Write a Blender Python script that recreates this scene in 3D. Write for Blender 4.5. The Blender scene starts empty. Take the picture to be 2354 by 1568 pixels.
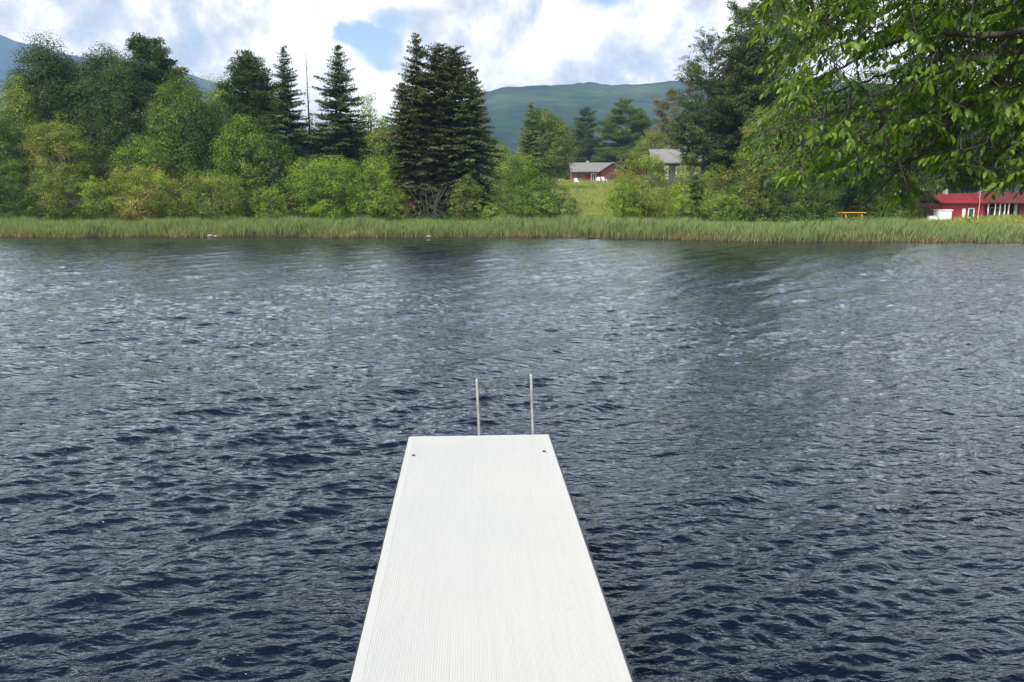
import bpy, math, random
import numpy as np
from mathutils import Vector, Matrix

R = np.random.default_rng(7)
random.seed(7)
scene = bpy.context.scene
COL = scene.collection
H = 3.1                       # eye height above the water
F = 1848.0                    # focal length in photo units (frame 2354 x 1568)
PITCH = math.atan((784 - 446) / F)
CP, SP = math.cos(PITCH), math.sin(PITCH)

def ray(px, py):
    u = (784 - py) / F
    return np.array([(px - 1177) / F, CP + u * SP, -SP + u * CP])
def at(px, py, Y):            # real point at distance Y seen at that spot
    d = ray(px, py); t = Y / d[1]
    return np.array([d[0] * t, Y, H + d[2] * t])
def onz(px, py, z=0.0):
    d = ray(px, py); t = (z - H) / d[2]
    return np.array([d[0] * t, d[1] * t, z])
def xat(px, Y):
    return at(px, 446, Y)[0]

# ------------------------------------------------------------------ helpers
def tag(o, label=None, cat=None, group=None, kind=None):
    if label: o['label'] = label
    if cat: o['category'] = cat
    if group: o['group'] = group
    if kind: o['kind'] = kind
    return o
def empty(name, loc, label, cat, group=None, rz=0):
    o = bpy.data.objects.new(name, None); COL.objects.link(o)
    o.location = tuple(float(v) for v in loc); o.rotation_euler = (0, 0, rz)
    o.empty_display_size = .3
    return tag(o, label, cat, group)
def mesh_np(name, V, faces_n, idx, mat, parent=None, col=None, smooth=False):
    """V (n,3); faces_n verts per face (const int) ; idx flat loop indices; col per face or per vertex"""
    me = bpy.data.meshes.new(name)
    V = np.ascontiguousarray(V, dtype=np.float32)
    idx = np.ascontiguousarray(idx, dtype=np.int32).ravel()
    nf = len(idx) // faces_n
    me.vertices.add(len(V)); me.vertices.foreach_set('co', V.ravel())
    me.loops.add(len(idx)); me.loops.foreach_set('vertex_index', idx)
    me.polygons.add(nf)
    me.polygons.foreach_set('loop_start', np.arange(0, nf * faces_n, faces_n, dtype=np.int32))
    if col is not None:
        c4 = np.ones((len(col), 4), dtype=np.float32); c4[:, :3] = col
        a = me.attributes.new('tint', 'FLOAT_COLOR', 'FACE' if len(col) == nf and len(col) != len(V) else 'POINT')
        a.data.foreach_set('color', c4.ravel())
    if smooth: me.polygons.foreach_set('use_smooth', np.ones(nf, dtype=bool))
    me.update(calc_edges=True); me.validate()
    me.materials.append(mat)
    o = bpy.data.objects.new(name, me); COL.objects.link(o)
    if parent: o.parent = parent
    return o

class MB:
    """collects shapes into one mesh"""
    def __init__(s): s.v = []; s.f = []
    def add(s, vs, fs):
        b = len(s.v); s.v += [tuple(map(float, v)) for v in vs]; s.f += [tuple(b + i for i in f) for f in fs]
    def box(s, x0, x1, y0, y1, z0, z1, bev=0.0):
        if bev <= 0:
            s.add([(x0,y0,z0),(x1,y0,z0),(x1,y1,z0),(x0,y1,z0),(x0,y0,z1),(x1,y0,z1),(x1,y1,z1),(x0,y1,z1)],
                  [(0,3,2,1),(4,5,6,7),(0,1,5,4),(1,2,6,5),(2,3,7,6),(3,0,4,7)])
        else:
            b = bev; L = []
            for z, i in ((z0, b), (z0 + b, 0), (z1 - b, 0), (z1, b)):
                L.append([(x0+b+i,y0+i,z),(x1-b-i,y0+i,z),(x1-i,y0+b+i,z),(x1-i,y1-b-i,z),(x1-b-i,y1-i,z),(x0+b+i,y1-i,z),(x0+i,y1-b-i,z),(x0+i,y0+b+i,z)])
            vs = [p for l in L for p in l]; fs = [tuple(range(7,-1,-1)), tuple(range(24,32))]
            for k in range(3):
                for j in range(8):
                    fs.append((k*8+j, k*8+(j+1)%8, k*8+8+(j+1)%8, k*8+8+j))
            s.add(vs, fs)
    def prism(s, poly, axis, a0, a1):
        """poly: 2D points, extruded along axis ('x': poly=(y,z); 'y': poly=(x,z); 'z': poly=(x,y))"""
        mk = {'x': lambda p, a: (a, p[0], p[1]), 'y': lambda p, a: (p[0], a, p[1]), 'z': lambda p, a: (p[0], p[1], a)}[axis]
        n = len(poly)
        s.add([mk(p, a0) for p in poly] + [mk(p, a1) for p in poly],
              [tuple(range(n)), tuple(range(2*n-1, n-1, -1))] + [(i, n+i, n+(i+1)%n, (i+1)%n) for i in range(n)])
    def tube(s, pts, rad, seg=8, cap=True):
        pts = [Vector(tuple(map(float, p))) for p in pts]
        n = len(pts)
        if not hasattr(rad, '__len__'): rad = [rad] * n
        up = Vector((0, 0, 1)); ringv = []
        d0 = (pts[1] - pts[0]).normalized()
        ref = up.cross(d0)
        if ref.length < .05: ref = Vector((1, 0, 0)).cross(d0)
        ref.normalize()
        for i in range(n):
            d = (pts[min(i+1, n-1)] - pts[max(i-1, 0)])
            if d.length < 1e-9: d = d0
            d.normalize()
            ref = (ref - d * ref.dot(d))
            if ref.length < 1e-6: ref = d.orthogonal()
            ref.normalize(); b = d.cross(ref)
            for k in range(seg):
                a = 2 * math.pi * k / seg
                ringv.append(pts[i] + (ref * math.cos(a) + b * math.sin(a)) * rad[i])
        fs = []
        for i in range(n - 1):
            for k in range(seg):
                fs.append((i*seg+k, i*seg+(k+1)%seg, (i+1)*seg+(k+1)%seg, (i+1)*seg+k))
        if cap: fs += [tuple(range(seg-1, -1, -1)), tuple(range((n-1)*seg, n*seg))]
        s.add(ringv, fs)
    def build(s, name, mat, parent=None, smooth=False):
        me = bpy.data.meshes.new(name); me.from_pydata(s.v, [], s.f)
        me.validate(); me.update(); me.materials.append(mat)
        if smooth: me.polygons.foreach_set('use_smooth', [True] * len(me.polygons))
        o = bpy.data.objects.new(name, me); COL.objects.link(o)
        if parent: o.parent = parent
        return o

# ------------------------------------------------------------------ materials
def newmat(name):
    m = bpy.data.materials.new(name); m.use_nodes = True
    nt = m.node_tree; nt.nodes.clear()
    out = nt.nodes.new('ShaderNodeOutputMaterial')
    return m, nt, out
def N(nt, t, **k):
    n = nt.nodes.new(t)
    for a, b in k.items(): setattr(n, a, b)
    return n
def L(nt, a, b): nt.links.new(a, b)
def ramp(nt, fac, stops, interp='LINEAR'):
    r = N(nt, 'ShaderNodeValToRGB'); e = r.color_ramp.elements; r.color_ramp.interpolation = interp
    while len(e) < len(stops): e.new(.5)
    for el, (p, c) in zip(e, stops):
        el.position = p; el.color = (*c, 1) if len(c) == 3 else c
    L(nt, fac, r.inputs[0]); return r
def noise(nt, scale, detail=4, rough=.55, vec=None, dist=0):
    n = N(nt, 'ShaderNodeTexNoise'); n.inputs['Scale'].default_value = scale
    n.inputs['Detail'].default_value = detail; n.inputs['Roughness'].default_value = rough
    n.inputs['Distortion'].default_value = dist
    if vec is not None: L(nt, vec, n.inputs['Vector'])
    return n
def math_(nt, op, a, b=None, c=None, clamp=False):
    m = N(nt, 'ShaderNodeMath', operation=op); m.use_clamp = clamp
    for i, v in enumerate((a, b, c)):
        if v is None: continue
        if isinstance(v, (int, float)): m.inputs[i].default_value = v
        else: L(nt, v, m.inputs[i])
    return m.outputs[0]
def mixc(nt, f, a, b, blend='MIX'):
    m = N(nt, 'ShaderNodeMix', data_type='RGBA', blend_type=blend)
    for sock, v in ((m.inputs[0], f), (m.inputs[6], a), (m.inputs[7], b)):
        if isinstance(v, (int, float)): sock.default_value = v
        elif isinstance(v, tuple): sock.default_value = (*v, 1)
        else: L(nt, v, sock)
    return m.outputs[2]
def plain(name, c1, c2, scale=3, rough=.7, metal=0, bump=.0, spec=.4, stretch=None, obj=True):
    m, nt, out = newmat(name)
    tc = N(nt, 'ShaderNodeTexCoord'); v = tc.outputs['Object']
    if stretch:
        mp = N(nt, 'ShaderNodeMapping'); mp.inputs['Scale'].default_value = stretch
        L(nt, v, mp.inputs['Vector']); v = mp.outputs[0]
    n = noise(nt, scale, 6, .6, v)
    r = ramp(nt, n.outputs[0], [(.3, c1), (.7, c2)])
    p = N(nt, 'ShaderNodeBsdfPrincipled'); L(nt, r.outputs[0], p.inputs['Base Color'])
    p.inputs['Roughness'].default_value = rough; p.inputs['Metallic'].default_value = metal
    p.inputs['Specular IOR Level'].default_value = spec
    if bump:
        b = N(nt, 'ShaderNodeBump'); b.inputs['Strength'].default_value = bump; b.inputs['Distance'].default_value = .02
        n2 = noise(nt, scale * 4, 5, .6, v); L(nt, n2.outputs[0], b.inputs['Height']); L(nt, b.outputs[0], p.inputs['Normal'])
    L(nt, p.outputs[0], out.inputs[0]); return m
def leafmat(name, transl=.35, rough=.55, spec=.3, gain=1.0):
    m, nt, out = newmat(name)
    a = N(nt, 'ShaderNodeAttribute', attribute_name='tint')
    c = mixc(nt, 1.0, a.outputs['Color'], gain if isinstance(gain, tuple) else (gain, gain, gain), 'MULTIPLY')
    p = N(nt, 'ShaderNodeBsdfPrincipled'); L(nt, c, p.inputs['Base Color'])
    p.inputs['Roughness'].default_value = rough; p.inputs['Specular IOR Level'].default_value = spec
    t = N(nt, 'ShaderNodeBsdfTranslucent')
    tcol = mixc(nt, 1.0, c, (1.25, 1.35, .55), 'MULTIPLY'); L(nt, tcol, t.inputs[0])
    mx = N(nt, 'ShaderNodeMixShader'); mx.inputs[0].default_value = transl
    L(nt, p.outputs[0], mx.inputs[1]); L(nt, t.outputs[0], mx.inputs[2]); L(nt, mx.outputs[0], out.inputs[0])
    return m

M = {}
M['leaf'] = leafmat('foliage', .24, .7, .12, gain=(1.50,1.36,1.08))
M['needle'] = leafmat('needles', .14, .7, .10, gain=(1.50,1.36,1.0))
M['near_leaf'] = leafmat('near_leaves', .48, .42, .3, gain=(1.14,1.12,1.0))
M['reed'] = leafmat('reeds', .3, .6, .2, gain=(1.15,1.16,1.12))
M['bark'] = plain('bark', (.05,.038,.028), (.13,.105,.085), 6, .9, bump=.6, stretch=(1,1,.25))
M['near_bark'] = plain('near_bark', (.022,.017,.014), (.065,.055,.048), 14, .85, bump=.6, stretch=(1,1,.4))
M['grey_bark'] = plain('grey_bark', (.16,.145,.13), (.30,.28,.26), 5, .9, bump=.4, stretch=(1,1,.3))
M['birch'] = plain('birch_bark', (.42,.40,.36), (.75,.73,.69), 3, .8, bump=.3, stretch=(.5,.5,2.5))
M['twig'] = plain('dead_twigs', (.035,.032,.028), (.09,.085,.078), 4, .9)
M['redwall'] = plain('red_boards', (.20,.013,.016), (.30,.024,.028), 2, .7, bump=.2, stretch=(4,1,.6))
M['redroof'] = plain('red_roof', (.13,.014,.018), (.22,.03,.032), 1.5, .9, spec=.1, bump=.2, stretch=(1,.3,1))
M['darkred'] = plain('dark_red_roof', (.09,.02,.02), (.13,.035,.032), 2, .9, spec=.1, bump=.2)
M['white'] = plain('white_paint', (.70,.70,.68), (.82,.82,.80), 3, .5)
M['glass'] = plain('window_glass', (.03,.035,.04), (.07,.08,.09), 1, .08, spec=.6)
M['brown'] = plain('brown_boards', (.115,.045,.022), (.20,.075,.036), 2, .8, bump=.3, stretch=(1,1,4))
M['greyroof'] = plain('grey_shingles', (.13,.125,.12), (.24,.225,.215), 2.5, .85, bump=.4)
M['greywall'] = plain('grey_boards', (.045,.042,.042), (.085,.08,.07), 2, .8, bump=.3)
M['tan'] = plain('tan_boards', (.45,.30,.17), (.58,.42,.26), 2, .8)
M['yellow'] = plain('yellow_wood', (.55,.30,.04), (.72,.42,.08), 5, .6)
M['alu'] = plain('galvanised_pipe', (.24,.24,.22), (.46,.46,.43), 14, .4, metal=.4)
M['shade_strip'] = plain('dark_shade_edging', (.015,.015,.018), (.035,.035,.04), 6, .6)
M['bolt'] = plain('bolt', (.04,.035,.03), (.10,.08,.06), 20, .6, metal=.5)
M['stone'] = plain('stone', (.20,.19,.17), (.38,.36,.33), 3, .9, bump=.5)

# ground
def ground_mat():
    m, nt, out = newmat('ground')
    g = N(nt, 'ShaderNodeNewGeometry'); pos = g.outputs['Position']
    n1 = noise(nt, .25, 6, .6, pos); n2 = noise(nt, 3.0, 6, .7, pos); n3 = noise(nt, .05, 3, .5, pos)
    c = ramp(nt, n1.outputs[0], [(.3, (.11,.14,.035)), (.5, (.17,.20,.05)), (.7, (.26,.26,.08))]).outputs[0]
    c = mixc(nt, .5, c, ramp(nt, n2.outputs[0], [(.3, (.07,.10,.02)), (.7, (.26,.27,.09))]).outputs[0])
    sep = N(nt, 'ShaderNodeSeparateXYZ'); L(nt, pos, sep.inputs[0])
    # dark brown leaf litter under the woods on the left and right of the meadow
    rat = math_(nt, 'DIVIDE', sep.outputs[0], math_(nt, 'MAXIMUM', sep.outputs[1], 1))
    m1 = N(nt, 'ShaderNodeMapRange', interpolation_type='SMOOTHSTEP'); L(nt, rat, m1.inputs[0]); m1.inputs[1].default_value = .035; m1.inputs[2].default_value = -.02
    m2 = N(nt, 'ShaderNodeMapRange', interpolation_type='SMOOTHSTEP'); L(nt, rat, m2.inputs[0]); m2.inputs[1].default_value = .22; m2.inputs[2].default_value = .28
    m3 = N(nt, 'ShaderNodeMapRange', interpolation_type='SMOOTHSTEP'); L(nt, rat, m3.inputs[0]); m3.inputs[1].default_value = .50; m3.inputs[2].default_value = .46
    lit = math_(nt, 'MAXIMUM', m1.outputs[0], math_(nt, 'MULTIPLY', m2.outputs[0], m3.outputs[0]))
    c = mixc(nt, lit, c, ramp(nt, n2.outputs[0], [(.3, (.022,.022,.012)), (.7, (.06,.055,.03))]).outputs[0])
    # bare wet soil close to the water level
    w = math_(nt, 'SUBTRACT', .28, sep.outputs[2]); w = math_(nt, 'MULTIPLY', w, 5, clamp=True)
    c = mixc(nt, w, c, (.075,.055,.035))
    p = N(nt, 'ShaderNodeBsdfPrincipled'); L(nt, c, p.inputs['Base Color']); p.inputs['Roughness'].default_value = .95
    p.inputs['Specular IOR Level'].default_value = .1
    b = N(nt, 'ShaderNodeBump'); b.inputs['Strength'].default_value = .8; b.inputs['Distance'].default_value = .1
    L(nt, n2.outputs[0], b.inputs['Height']); L(nt, b.outputs[0], p.inputs['Normal'])
    L(nt, p.outputs[0], out.inputs[0]); return m
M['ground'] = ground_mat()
def hill_mat(name, ca, cb, cc):
    m, nt, out = newmat(name)
    g = N(nt, 'ShaderNodeNewGeometry'); pos = g.outputs['Position']
    n1 = noise(nt, .0035, 8, .65, pos); n2 = noise(nt, .03, 8, .7, pos); n3 = noise(nt, .0012, 3, .5, pos)
    f = math_(nt, 'ADD', math_(nt, 'MULTIPLY', n1.outputs[0], .6), math_(nt, 'MULTIPLY', n2.outputs[0], .4))
    c = ramp(nt, f, [(.36, ca), (.5, cb), (.64, cc)]).outputs[0]
    p = N(nt, 'ShaderNodeBsdfDiffuse'); L(nt, c, p.inputs['Color'])
    b = N(nt, 'ShaderNodeBump'); b.inputs['Strength'].default_value = 1; b.inputs['Distance'].default_value = 14
    L(nt, n2.outputs[0], b.inputs['Height']); L(nt, b.outputs[0], p.inputs['Normal'])
    L(nt, p.outputs[0], out.inputs[0]); return m
M['hill'] = hill_mat('forested_hill', (.008,.024,.012), (.034,.062,.028), (.095,.135,.055))
M['hill2'] = hill_mat('forested_mountain', (.010,.020,.018), (.016,.032,.022), (.035,.06,.034))

# water
def water_mat():
    m, nt, out = newmat('water')
    g = N(nt, 'ShaderNodeNewGeometry'); pos = g.outputs['Position']
    mp = N(nt, 'ShaderNodeMapping'); mp.inputs['Rotation'].default_value = (0, 0, math.radians(-12))
    mp.inputs['Scale'].default_value = (.55, 1.25, 1); L(nt, pos, mp.inputs['Vector'])
    n1 = noise(nt, 9, 3, .55, mp.outputs[0], .35)
    mp2 = N(nt, 'ShaderNodeMapping'); mp2.inputs['Rotation'].default_value = (0, 0, math.radians(-38))
    mp2.inputs['Scale'].default_value = (.5, 1.2, 1); L(nt, pos, mp2.inputs['Vector'])
    n2 = noise(nt, 3.2, 2, .5, mp2.outputs[0], .3)
    h = math_(nt, 'ADD', math_(nt, 'MULTIPLY', n1.outputs[0], .036), math_(nt, 'MULTIPLY', n2.outputs[0], .06))
    sp = N(nt, 'ShaderNodeSeparateXYZ'); L(nt, pos, sp.inputs[0])
    lee = N(nt, 'ShaderNodeMapRange', interpolation_type='SMOOTHSTEP'); L(nt, sp.outputs[1], lee.inputs[0])
    lee.inputs[1].default_value = 12; lee.inputs[2].default_value = 52; lee.inputs[3].default_value = 1; lee.inputs[4].default_value = .5
    h = math_(nt, 'MULTIPLY', h, lee.outputs[0])
    b = N(nt, 'ShaderNodeBump'); b.inputs['Strength'].default_value = 1; b.inputs['Distance'].default_value = 1
    L(nt, h, b.inputs['Height'])
    n3 = noise(nt, .35, 3, .5, pos)
    c = ramp(nt, n3.outputs[0], [(.35, (.0028,.0056,.0155)), (.65, (.005,.0085,.0195))]).outputs[0]
    p = N(nt, 'ShaderNodeBsdfPrincipled'); L(nt, c, p.inputs['Base Color'])
    p.inputs['Roughness'].default_value = .06; p.inputs['IOR'].default_value = 1.34
    p.inputs['Specular IOR Level'].default_value = .5
    L(nt, b.outputs[0], p.inputs['Normal']); L(nt, p.outputs[0], out.inputs[0]); return m
M['water'] = water_mat()

def deck_mat():
    m, nt, out = newmat('white_decking')
    tc = N(nt, 'ShaderNodeTexCoord'); v = tc.outputs['Object']
    n = noise(nt, .9, 3, .5, v)
    mp = N(nt, 'ShaderNodeMapping'); mp.inputs['Scale'].default_value = (60, 1.5, 1); L(nt, v, mp.inputs['Vector'])
    n2 = noise(nt, 1, 5, .7, mp.outputs[0])
    n4 = noise(nt, 14, 6, .7, v)
    c = ramp(nt, n.outputs[0], [(.35, (.392,.396,.388)), (.65, (.422,.408,.392))]).outputs[0]
    c = mixc(nt, math_(nt, 'MULTIPLY', ramp(nt, n2.outputs[0], [(.45, (0,0,0)), (.75, (1,1,1))]).outputs[0], .45), c, (.34,.325,.30))
    c = mixc(nt, math_(nt, 'MULTIPLY', ramp(nt, n4.outputs[0], [(.58, (0,0,0)), (.75, (1,1,1))]).outputs[0], .40), c, (.31,.29,.26))
    p = N(nt, 'ShaderNodeBsdfPrincipled'); L(nt, c, p.inputs['Base Color']); p.inputs['Roughness'].default_value = .5
    p.inputs['Specular IOR Level'].default_value = .3
    L(nt, p.outputs[0], out.inputs[0]); return m
M['deck'] = deck_mat()

# ------------------------------------------------------------------ terrain
_sp = [(-400,545),(0,545),(700,544.5),(1300,546),(1500,549),(1700,554),(2000,557),(2354,559),(2800,560)]
_pts = np.array([onz(a, b) for a, b in _sp])
def shore(x):
    x = np.asarray(x, float)
    return np.interp(x, _pts[:, 0], _pts[:, 1]) + .55 * np.sin(x * .27 + 1) + .40 * np.sin(x * .63) + .25 * np.sin(x * 1.7 + 2) + .15 * np.sin(x * 3.9)
def sst(a, b, x):
    t = np.clip((x - a) / (b - a), 0, 1); return t * t * (3 - 2 * t)
def near_shore(x):
    return -1.0 + 3.2 * sst(2.6, 4.6, x) + .1 * np.sin(x * 2)
def gz(x, y):
    x = np.asarray(x, float); y = np.asarray(y, float)
    d = y - shore(x)
    z = np.interp(d, [-6, -1.5, 0, .6, 3, 7, 10], [-1.5, -.5, -.02, .14, .3, .52, .6])
    rgt = sst(.30, .40, x / np.maximum(y, 1))
    s = .046 * (1 - rgt) + .008 * rgt
    z = z + s * np.clip(y - 69, 0, 125) + .012 * np.clip(y - 194, 0, 500)
    z = z + .12 * np.sin(x * .21 + y * .13) * sst(8, 20, d) + .06 * np.sin(x * .7 - y * .4) * sst(6, 14, d)
    dn = near_shore(x) - y
    zn = np.interp(dn, [-4, -1, 0, 1, 4, 30], [-1.6, -.6, -.02, .5, 1.0, 2.2])
    return np.where(y < 25, zn, z)

def grid_obj(name, xs, ys, zf, mat, smooth=True):
    X, Y = np.meshgrid(xs, ys); Z = zf(X, Y)
    V = np.stack([X, Y, Z], -1).reshape(-1, 3)
    nx, ny = len(xs), len(ys)
    i = np.arange(nx * ny).reshape(ny, nx)
    q = np.stack([i[:-1, :-1], i[:-1, 1:], i[1:, 1:], i[1:, :-1]], -1).reshape(-1, 4)
    return mesh_np(name, V, 4, q, mat, smooth=smooth)
xs = np.concatenate([[-4000,-3000,-1500,-700,-350,-200,-120], np.arange(-80, 80, .8), [90,120,200,350,700,1500,3000,3600]])
ys = np.concatenate([[-100,-60,-25,-12], np.arange(-8, 6, .25), [8,12,20,30,40,46], np.arange(48, 80, .35), np.arange(80, 240, 2.5), [260,300,380,500,700,1000,1500,2500,3700]])
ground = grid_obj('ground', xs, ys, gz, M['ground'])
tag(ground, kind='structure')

# ------------------------------------------------------------------ water
def make_water():
    rows = [-1.2]
    while rows[-1] < 62: rows.append(rows[-1] + max(.022, .0042 * rows[-1]))
    rows = np.array(rows)
    a = np.linspace(-1, 1, 620)
    half = .78 * np.maximum(rows, 0) + 3.0
    X = a[None, :] * half[:, None]; Y = np.repeat(rows[:, None], len(a), 1)
    Z = np.zeros_like(X); DX = np.zeros_like(X); DY = np.zeros_like(X)
    rr = np.random.default_rng(21)
    # patches of stronger and weaker ripple
    patch = .75 + .35 * np.sin(X * .55 + 1.2 * np.sin(Y * .31)) * np.sin(Y * .42 + .8 * np.sin(X * .37 + 2))
    dist = np.sqrt(X**2 + Y**2)
    calm = 1 - .42 * sst(18, 56, Y)                 # the water lies stiller in the lee of the far bank
    for k in range(78):
        lam = .085 * (26 ** (k / 77.0))            # .085 .. 2.2 m
        if lam > .55: ang = math.radians(-44 + rr.normal(0, 13))
        elif lam > .22: ang = math.radians(-64 + rr.normal(0, 17))
        else: ang = math.radians(-80 + rr.normal(0, 27))
        kx, ky = math.cos(ang), math.sin(ang); w = 2 * math.pi / lam
        slope = (.022 if lam > .55 else .052 if lam > .2 else .082)
        amp = slope / w * rr.uniform(.6, 1.3)
        fade = np.clip(lam * 88 / np.maximum(dist, 1) - .05, .0, 1) ** .8   # finer than the sheet's own grid far off
        ph = w * (kx * X + ky * Y) + rr.uniform(0, 6.28) + .5 * np.sin(X * rr.uniform(.5, 1.6) / math.sqrt(lam) + rr.uniform(0, 6)) 
        A = amp * fade * (patch if lam < .6 else 1) * calm
        Z += A * np.cos(ph); DX -= A * kx * np.sin(ph) * .9; DY -= A * ky * np.sin(ph) * .9
    V = np.stack([X + DX, Y + DY, Z], -1).reshape(-1, 3)
    ny, nx = X.shape; i = np.arange(nx * ny).reshape(ny, nx)
    q = np.stack([i[:-1, :-1], i[:-1, 1:], i[1:, 1:], i[1:, :-1]], -1).reshape(-1, 4)
    o = mesh_np('water', V, 4, q, M['water'], smooth=True)
    tag(o, kind='structure')
make_water()

# ------------------------------------------------------------------ hills
def ridge(name, prof, D, D0, mat, seed, nz=.05):
    prof = np.array(prof, float)
    pts = np.array([at(a, b, D) for a, b in prof])
    xs = np.linspace(pts[0, 0], pts[-1, 0], 420)
    top = np.interp(xs, pts[:, 0], pts[:, 2])
    r = np.random.default_rng(seed)
    for k in range(1, 30):
        top += D * .00035 * np.sin(xs / D * 9 * k**1.2 + r.uniform(0, 6)) / k**.35
    T = np.linspace(0, 1.35, 150)
    X = []; Y = []; Z = []
    for t in T:
        yy = D0 + (D - D0) * t
        xx = xs * (1 + 0 * t)
        g = sum(np.sin(xx / D * f + t * h + p) * a for f, h, p, a in [(11, 3, 1, .06), (23, 5, 2, .045), (47, -6, 4, .03), (90, 9, 1, .016), (170, -14, 3, .010), (330, 25, 3, .006)])
        prof_t = (sst(0, 1, np.array(t)) * .55 + .45 * t) if t <= 1 else 1 - (t - 1) * 1.2
        zz = top * prof_t + D * nz * g * math.sin(math.pi * min(t, 1)) - 5 * (t == 0)
        X.append(xx); Y.append(np.full_like(xx, yy)); Z.append(zz)
    V = np.stack([np.array(X), np.array(Y), np.array(Z)], -1).reshape(-1, 3)
    nx, ny = len(xs), len(T); i = np.arange(nx * ny).reshape(ny, nx)
    q = np.stack([i[:-1, :-1], i[:-1, 1:], i[1:, 1:], i[1:, :-1]], -1).reshape(-1, 4)
    o = mesh_np(name, V, 4, q, mat, smooth=True); tag(o, kind='structure'); return o
ridge('hills', [(-1500,330),(200,320),(600,325),(850,310),(980,275),(1070,232),(1110,213),(1160,202),(1230,197),(1300,198),(1350,190),(1400,198),(1450,194),(1560,185),(1700,186),(2000,195),(2400,225),(3600,330)],
      1700, 640, M['hill'], 3)
ridge('mountain', [(-1800,200),(-500,120),(-150,75),(-60,66),(0,78),(40,95),(85,104),(140,122),(300,150),(430,170),(480,184),(540,204),(600,250),(700,300),(1000,330),(1500,380)],
      2900, 1950, M['hill2'], 5, .04)

# ------------------------------------------------------------------ foliage
def unit(v): return v / np.maximum(np.linalg.norm(v, axis=-1, keepdims=True), 1e-9)
def leaf_quads(C, Nrm, size, aspect=.6, r=R, dirv=None, bend=0):
    """rhombic leaf faces: centres C, normals Nrm"""
    n = len(C)
    Nrm = unit(Nrm)
    a = unit(r.normal(size=(n, 3))) if dirv is None else unit(dirv)
    a = unit(a - (a * Nrm).sum(1, keepdims=True) * Nrm)
    b = np.cross(Nrm, a)
    s = size[:, None]
    V = np.stack([C - a * s * .5, C + b * s * aspect * .5 + a * s * .05, C + a * s * .5, C - b * s * aspect * .5 + a * s * .05], 1)
    return V.reshape(-1, 3)
def qidx(n): return np.arange(n * 4).reshape(n, 4)

def pick(pal, n, r, jit=.18):
    pal = np.array(pal, float)
    c = pal[r.integers(0, len(pal), n)] * (1 + r.normal(0, jit, (n, 1)))
    return np.clip(c, .004, .7)

def broadleaf(name, label, cat, px, Y, top, hw, base=None, pal=None, seed=1, leaf=.17, dens=1.0, crown_low=.12, group=None,
              lump=.28, depth=.85, nclump=None, trunk_r=None, bark='bark', asym=0, sparse=0, gap=0.0):
    r = np.random.default_rng(seed)
    x = xat(px, Y); z0 = float(gz(x, Y)); ztop = at(px, top, Y)[2]
    h = ztop - z0; w = hw / F * Y
    root = empty(name, (x, Y, z0), label, cat, group)
    cz0 = h * crown_low; rz = (h - cz0) / 2; cz = cz0 + rz
    nclump = nclump or int(44 * dens * (w * rz) ** .62) + 30
    # lobed outline
    dirs = unit(r.normal(size=(nclump * 2, 3)) * [1, 1, 1.05])
    lob = unit(r.normal(size=(9, 3)));
    amp = 1 - lump + lump * 1.25 * np.max(np.clip(dirs @ lob.T, 0, 1) ** 3, axis=1)
    rad = amp * (r.uniform(.28 if gap == 0 else .5, 1, len(dirs)) ** .5)
    # flatter base, fuller middle
    P = dirs * rad[:, None]
    wz = np.where(P[:, 2] < 0, 1.0 + .12 * (-P[:, 2]), 1.0)
    P = P * np.stack([w * wz, w * depth * wz, np.full(len(P), rz)], 1)
    P = P[:nclump]
    cr = r.uniform(.15, .27, nclump) * (w * rz) ** .5 * .95
    cr = np.clip(cr, .28, 1.5)
    P[:, 0] *= w * .90 / np.percentile(np.abs(P[:, 0]), 97); P[:, 2] *= np.where(P[:, 2] > 0, (rz - .35 * cr.mean()) / P[:, 2].max(), 1)
    P[:, 0] += asym * w * (P[:, 2] / rz)
    P[:, 2] += cz
    leaf = leaf * .8
    nl = np.clip((cr / leaf) ** 2 * 3.2, 14, 360).astype(int)
    if sparse: nl = (nl * (1 - sparse)).astype(int)
    tot = nl.sum(); ci = np.repeat(np.arange(nclump), nl)
    d = unit(r.normal(size=(tot, 3)) + [0, 0, .35]); rr_ = r.uniform(.25, 1.0, tot) ** .6 * (1 + .18 * r.normal(size=tot))
    C = P[ci] + d * (rr_ * cr[ci])[:, None] * [1.1, 1.1, .75]
    C[:, 2] = np.maximum(C[:, 2], .08)
    outw = unit(P - [0, 0, cz * .9])[ci]
    nrm = d * .9 + outw * .35 + [0, 0, .45] + r.normal(size=(tot, 3)) * .30
    size = leaf * r.uniform(.65, 1.4, tot)
    V = leaf_quads(C, nrm, size, .62, r)
    base_c = pick(pal, nclump, r, .20)[ci] * (1 + r.normal(0, .13, (tot, 1)))
    mesh_np('crown', V, 4, qidx(tot), M['leaf'], root, np.clip(base_c, .004, .8))
    mb = MB(); tr = trunk_r or max(.06, h * .016)
    lean = r.normal(0, .02, 2) * h
    tp = [(lean[0]*t + .02*h*math.sin(4*t+seed)*(t), lean[1]*t, h*t*.86) for t in np.linspace(0, 1, 7)]
    tp[0] = (0, 0, -.25)
    mb.tube(tp, [tr * (1.25 if i == 0 else 1 - i/7.2) for i in range(7)], 8)
    for k in r.choice(nclump, min(nclump, 22), replace=False):
        t = r.uniform(.18, .7); s0 = np.array([lean[0]*t, lean[1]*t, h*t*.86]); e = P[k]
        if e[2] < s0[2]: s0[2] = max(.1, e[2] * .6)
        mid = (s0 + e) / 2 + [0, 0, .05 * h]
        mb.tube([s0, mid, e], [tr*.45*(1-t*.5), tr*.28, tr*.08], 5)
    mb.build('trunk', M[bark], root, smooth=True)
    return root

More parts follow.
